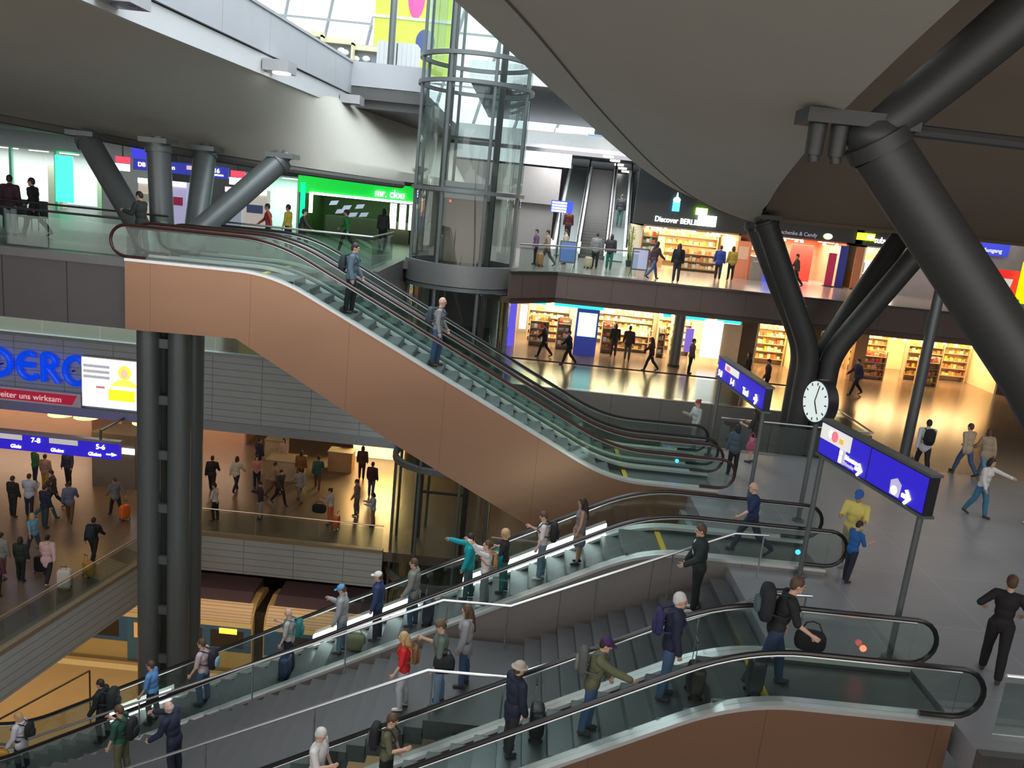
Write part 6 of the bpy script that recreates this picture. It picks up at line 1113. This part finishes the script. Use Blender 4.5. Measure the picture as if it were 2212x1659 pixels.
# ---- shop gallery across the hall
for a in ((.92, 34.4, 170, 1.52, 'walk', (.34, .26, .2), (.10, .09, .09), 'short', 'person in tan jacket by the railing near the lift'), (1.75, 36.4, 185, 1.52, 'relax', (.45, .40, .33), (.2, .1, .06), 'short', 'person in beige jacket at the foot of the left far escalator'), (3.05, 35.8, 90, 1.52, 'stand', (.20, .22, .23), BLK, 'short', 'person in grey top at the foot of the dark stairs'), (3.7, 36.0, 80, 1.52, 'stand', (.03, .03, .04), (.03, .16, .13), 'bob', 'person in black top and green trousers at the foot of the dark stairs'), (.42, 34.6, 190, 1.46, 'stand', (.16, .10, .18), BLK, 'short', 'person in violet top close to the lift'),
          (5.25, 33.3, 25, 1.54, 'walk', (.05, .03, .04), JEAN, 'long', 'person in dark top and jeans walking before the souvenir shop'), (6.1, 32.8, 90, 1.52, 'stand', (.015, .015, .02), (.02, .03, .04), 'long', 'slim person in black before the souvenir shop'), (8.6, 36.4, 80, 1.5, 'relax', (.02, .05, .28), BLK, 'short', 'person in blue top browsing at the souvenir shop front'), (9.3, 37.0, 100, 1.5, 'stand', (.40, .30, .06), BLK, 'bob', 'person in mustard top browsing at the souvenir shop front'), (12.2, 36.9, 170, 1.5, 'walk', (.05, .035, .03), BLK, 'short', 'dark clothed person behind the branching right column')):
    x, y, yw, H_, po, tc, bc, hk, lb = a
    person(lb, (x, y, ZA + .003), yw, H_, po, (tc, 1.0, 'jacket'), ('trousers', bc), (hk, DK), vox=V3, face=False, group='visitors of the shop gallery')
person('person in black and green riding up the far right bright escalator', (4.92, 45.2, 6.36), 90, 1.66, 'stand', (BLK, 1.0, 'jacket'), ('trousers', (.02, .08, .06)), ('short', DK), vox=V3, face=False)
person('person in dark red on the lower part of the far left bright escalator', (2.08, 43.2, 5.36), 90, 1.6, 'stand', ((.10, .02, .02), 1.0, 'jacket'), ('trousers', BLK), ('short', DK), vox=V3, face=False)
suitcase('orange suitcase by the railing of the shop gallery near the lift', (.62, 33.8, ZA + .003), 20, (.62, .30, .12), .5, .3)
suitcase('pale suitcase at the foot of the dark stairs', (2.75, 35.4, ZA + .003), 20, (.62, .50, .35), .45, .3)
for i, (x, y, l) in enumerate(((1.75, 33.9, 'blue poster stand on the shop gallery behind the railing'), (4.75, 33.9, 'pale blue poster stand left of the souvenir shop'))):
    R = thing('poster_stand', l, 'poster stand', (x, y, ZA)); R.rotation_euler.z = .1
    MB().box(x - .36, x + .36, y - .02, y + .02, ZA + .25, ZA + 1.15).build('frame', gsteel, R); MB().box(x - .30, x + .30, y - .03, y - .02, ZA + .31, ZA + 1.09).build('poster', mat('poster_%d' % i, ((.10, .18, .42), (.42, .44, .62))[i], .4, emit=((.1, .18, .42), (.42, .44, .62))[i], estr=.35), R)
    for dx in (-.33, .33): MB().bar((x + dx, y, ZA + .3), (x + dx, y - .2, ZA), .03, .03).build('leg', gsteel, R); MB().bar((x + dx, y, ZA + .3), (x + dx, y + .25, ZA), .03, .03).build('leg', gsteel, R)
R = thing('plant_display', 'yellow green plant column beside the souvenir shop', 'plant', (5.0, 39.3, ZA)); q = MB(); rr = random.Random(3)
for k in range(90):
    z = ZA + .3 + rr.random() * 1.6; a = rr.random() * 6.28; q.prism([(0, 0), (.07, .03), (.14, 0), (.07, -.03)], 'z', 0, .004)
    for i in range(len(q.v) - 8, len(q.v)):
        v = q.v[i]; q.v[i] = (5.0 + (v[0] + .05) * math.cos(a) - v[1] * math.sin(a), 39.3 + (v[0] + .05) * math.sin(a) + v[1] * math.cos(a), z + v[0] * .7)
q.build('leaves', mat('lime_leaf', (.38, .42, .03), .6), R); MB().tube([(5.0, 39.3, ZA), (5.0, 39.3, ZA + 1.9)], .03, 8).build('stem', mat('stem_green', (.12, .18, .03), .6), R, True); MB().tube([(5.0, 39.3, ZA), (5.0, 39.3, ZA + .3)], [.14, .18], 14).build('pot', dsteel, R, True)
# ---- lower concourse, left part
cw = lambda lb, x, y, yw, H_, po, top, bot, hr, **k: person(lb, (x, y, ZC + .003), yw, H_, po, top, bot, hr, vox=k.pop('vox', V2 if y < 29 else V3), **k)
cw('person in dark clothes pulling an orange suitcase across the lower concourse', -15.62, 30.85, 150, 1.66, 'pull', ((.16, .17, .18), 1.0, 'jacket'), ('trousers', BLK), ('short', BRN))
suitcase('bright orange suitcase on the lower concourse', (-15.1, 30.55, ZC + .003), 150, (.85, .16, .02), .58, .2)
cw('person in black jacket with dark backpack pulling a mustard suitcase', -14.42, 26.85, 95, 1.68, 'walk', ((.015, .02, .02), 1.0, 'jacket'), ('trousers', BLK), ('short', DK), bag=((.02, .03, .05), 1.2, 'dark backpack of the person with the mustard suitcase'))
suitcase('mustard yellow suitcase near the slanting glass railing', (-14.0, 25.7, ZC + .003), 60, (.50, .26, .03), .52, .25)
cw('person in pale pink hoodie and black trousers pulling a white suitcase', -15.0, 25.0, 100, 1.74, 'pull', ((.62, .42, .42), 1.0, 'coat'), ('trousers', BLK), ('bun', DK), shoes=(.45, .42, .42), fem=True)
suitcase('large white suitcase beside the pink hoodie', (-14.25, 24.7, ZC + .003), 100, (.62, .60, .54), .68, .12, .46, .28)
cw('person in light blue top walking on the lower concourse', -16.6, 26.9, 160, 1.60, 'walk', ((.14, .34, .50), .5, 'shirt'), ('trousers', (.05, .06, .10)), ('bob', BLD), fem=True)
for lb, x, y, yw, H_, po, tc, bc, hk in (('person in black coat in the crowd at the left edge', -19.15, 29.75, 80, 1.70, 'stand', BLK, BLK, 'short'), ('person in white and blue top in the crowd under the hanging sign', -18.65, 30.0, 100, 1.74, 'both', (.4, .45, .55), NAVY, 'short'), ('person in navy jacket in the middle of the crowd under the hanging sign', -17.5, 29.1, 70, 1.74, 'stand', NAVY, (.03, .05, .06), 'short'), ('person in blue and grey checked top right of the crowd', -16.95, 29.85, 110, 1.70, 'walk', (.12, .14, .22), BROWN, 'short'), ('person in dark green with red scarf behind the pink hoodie', -15.85, 24.9, 90, 1.60, 'stand', (.02, .03, .03), BLK, 'bob'), ('person in grey dress at the left edge of the lower concourse', -16.5, 24.9, 80, 1.68, 'stand', (.22, .23, .22), (.16, .12, .10), 'short'), ('person in dark red at the lower left edge of the concourse', -15.95, 23.8, 85, 1.60, 'stand', (.10, .03, .04), BLK, 'long'), ('person in green apron before the salmon walled shop', -20.4, 33.3, 60, 1.64, 'stand', (.03, .12, .04), NAVY, 'short'), ('person in dark blue before the salmon walled shop', -19.05, 33.5, 270, 1.66, 'relax', (.03, .03, .07), BLK, 'short'), ('person in mustard skirt at the salmon walled shop', -19.6, 32.7, 90, 1.60, 'stand', (.30, .18, .12), (.40, .28, .04), 'bun'), ('dark clothed person behind the crowd under the hanging sign', -18.2, 30.9, 200, 1.70, 'walk', (.03, .03, .035), BLK, 'short'), ('person in teal trousers behind the navy jacket of the crowd', -17.9, 29.9, 40, 1.66, 'stride', (.05, .05, .06), (.02, .12, .14), 'bob'), ('person in grey hoodie at the outer left of the crowd', -19.9, 29.3, 120, 1.68, 'relax', (.2, .2, .2), BLK, 'short')):
    cw(lb, x, y, yw, H_, po, (tc, 1.0, 'jacket'), ('trousers', bc), (hk, DK), face=False, group='crowd on the left of the lower concourse')
suitcase('dark suitcase behind the pink hoodie', (-15.6, 25.6, ZC + .003), 90, BLK, .6, .3)
# ---- lower concourse, between the tall column and the lift
for lb, x, y, yw, H_, po, tc, sl, bc, hk in (('person in black standing nearest to the tall column on the lower concourse', -13.0, 34.3, 100, 1.75, 'walk', BLK, 1, BLK, 'short'), ('person in cream top and navy skirt on the lower concourse', -12.05, 34.7, 80, 1.70, 'walk', (.60, .55, .42), 1, NAVY, 'bob'), ('person in dark coat in front of the dark shop wall', -11.95, 37.5, 60, 1.70, 'relax', (.02, .02, .05), 1, BLK, 'short'), ('person in pink top before the dark shop wall', -10.85, 38.0, 250, 1.68, 'stand', (.50, .32, .30), .5, BLK, 'bob'), ('person in white shirt at the concourse railing nearest the tall column', -11.7, 31.3, 175, 1.65, 'relax', (.70, .64, .60), .5, BLK, 'short'), ('person in dark violet jacket leaning near the concourse railing', -10.05, 32.0, 210, 1.65, 'phone', (.05, .03, .06), 1, (.35, .33, .32), 'short'), ('person in brown coat amid the lower concourse crowd', -9.55, 36.3, 90, 1.70, 'stand', (.20, .09, .03), 1, (.08, .05, .03), 'bob'), ('person in green scarf and dark coat amid the lower concourse crowd', -8.65, 36.0, 100, 1.66, 'walk', (.03, .10, .08), 1, BROWN, 'short'), ('person in white top and red skirt at the concourse railing', -7.1, 32.1, 170, 1.62, 'both', (.55, .45, .42), .5, (.65, .16, .08), 'bun'), ('person in grey brown top with pale sleeves near the lower lift', -6.25, 33.4, 185, 1.65, 'relax', (.20, .17, .14), 1, (.14, .12, .11), 'short'), ('person in black jacket with blue jeans before the yellow snack bar', -6.05, 35.7, 80, 1.70, 'stand', (.05, .02, .03), 1, JEAN, 'short'), ('crouched looking person in pale blue by the railing at the lower lift', -5.35, 32.4, 200, 1.52, 'both', (.34, .38, .45), 1, (.25, .14, .12), 'bob'), ('person in dark violet at the snack bar counter', -8.05, 39.6, 90, 1.65, 'stand', (.06, .02, .05), 1, BLK, 'short'), ('person in dark brown before the lit snack bar counter', -6.95, 37.9, 95, 1.70, 'stand', (.06, .03, .02), 1, BLK, 'bob'), ('person in tan jacket in the middle of the lower concourse', -10.3, 34.6, 30, 1.65, 'walk', (.30, .22, .13), 1, BROWN, 'short'), ('person in salmon top right of the cream top', -11.3, 35.3, 280, 1.6, 'stand', (.50, .22, .18), .5, NAVY, 'bob'), ('person in pale grey between the brown coat and the railing', -9.0, 34.2, 130, 1.66, 'stride', (.32, .29, .27), 1, (.20, .16, .13), 'short'), ('dark clothed person right of the tan jacket', -9.75, 33.7, 330, 1.68, 'walk', (.05, .04, .04), 1, BLK, 'short')):
    cw(lb, x, y, yw, H_, po, (tc, sl, 'shirt' if sl < 1 else 'jacket'), ('trousers', bc), (hk, DK), face=False, group='crowd before the snack bar')
suitcase('orange red suitcase at the concourse railing next to the red skirt', (-6.75, 31.7, ZC + .003), 170, (.75, .16, .06), .55, .2)
handbag('black bag held by the person in white top and red skirt', (-7.55, 31.95, ZC + .55), 90, BLK, (.12, .3, .2), .1)
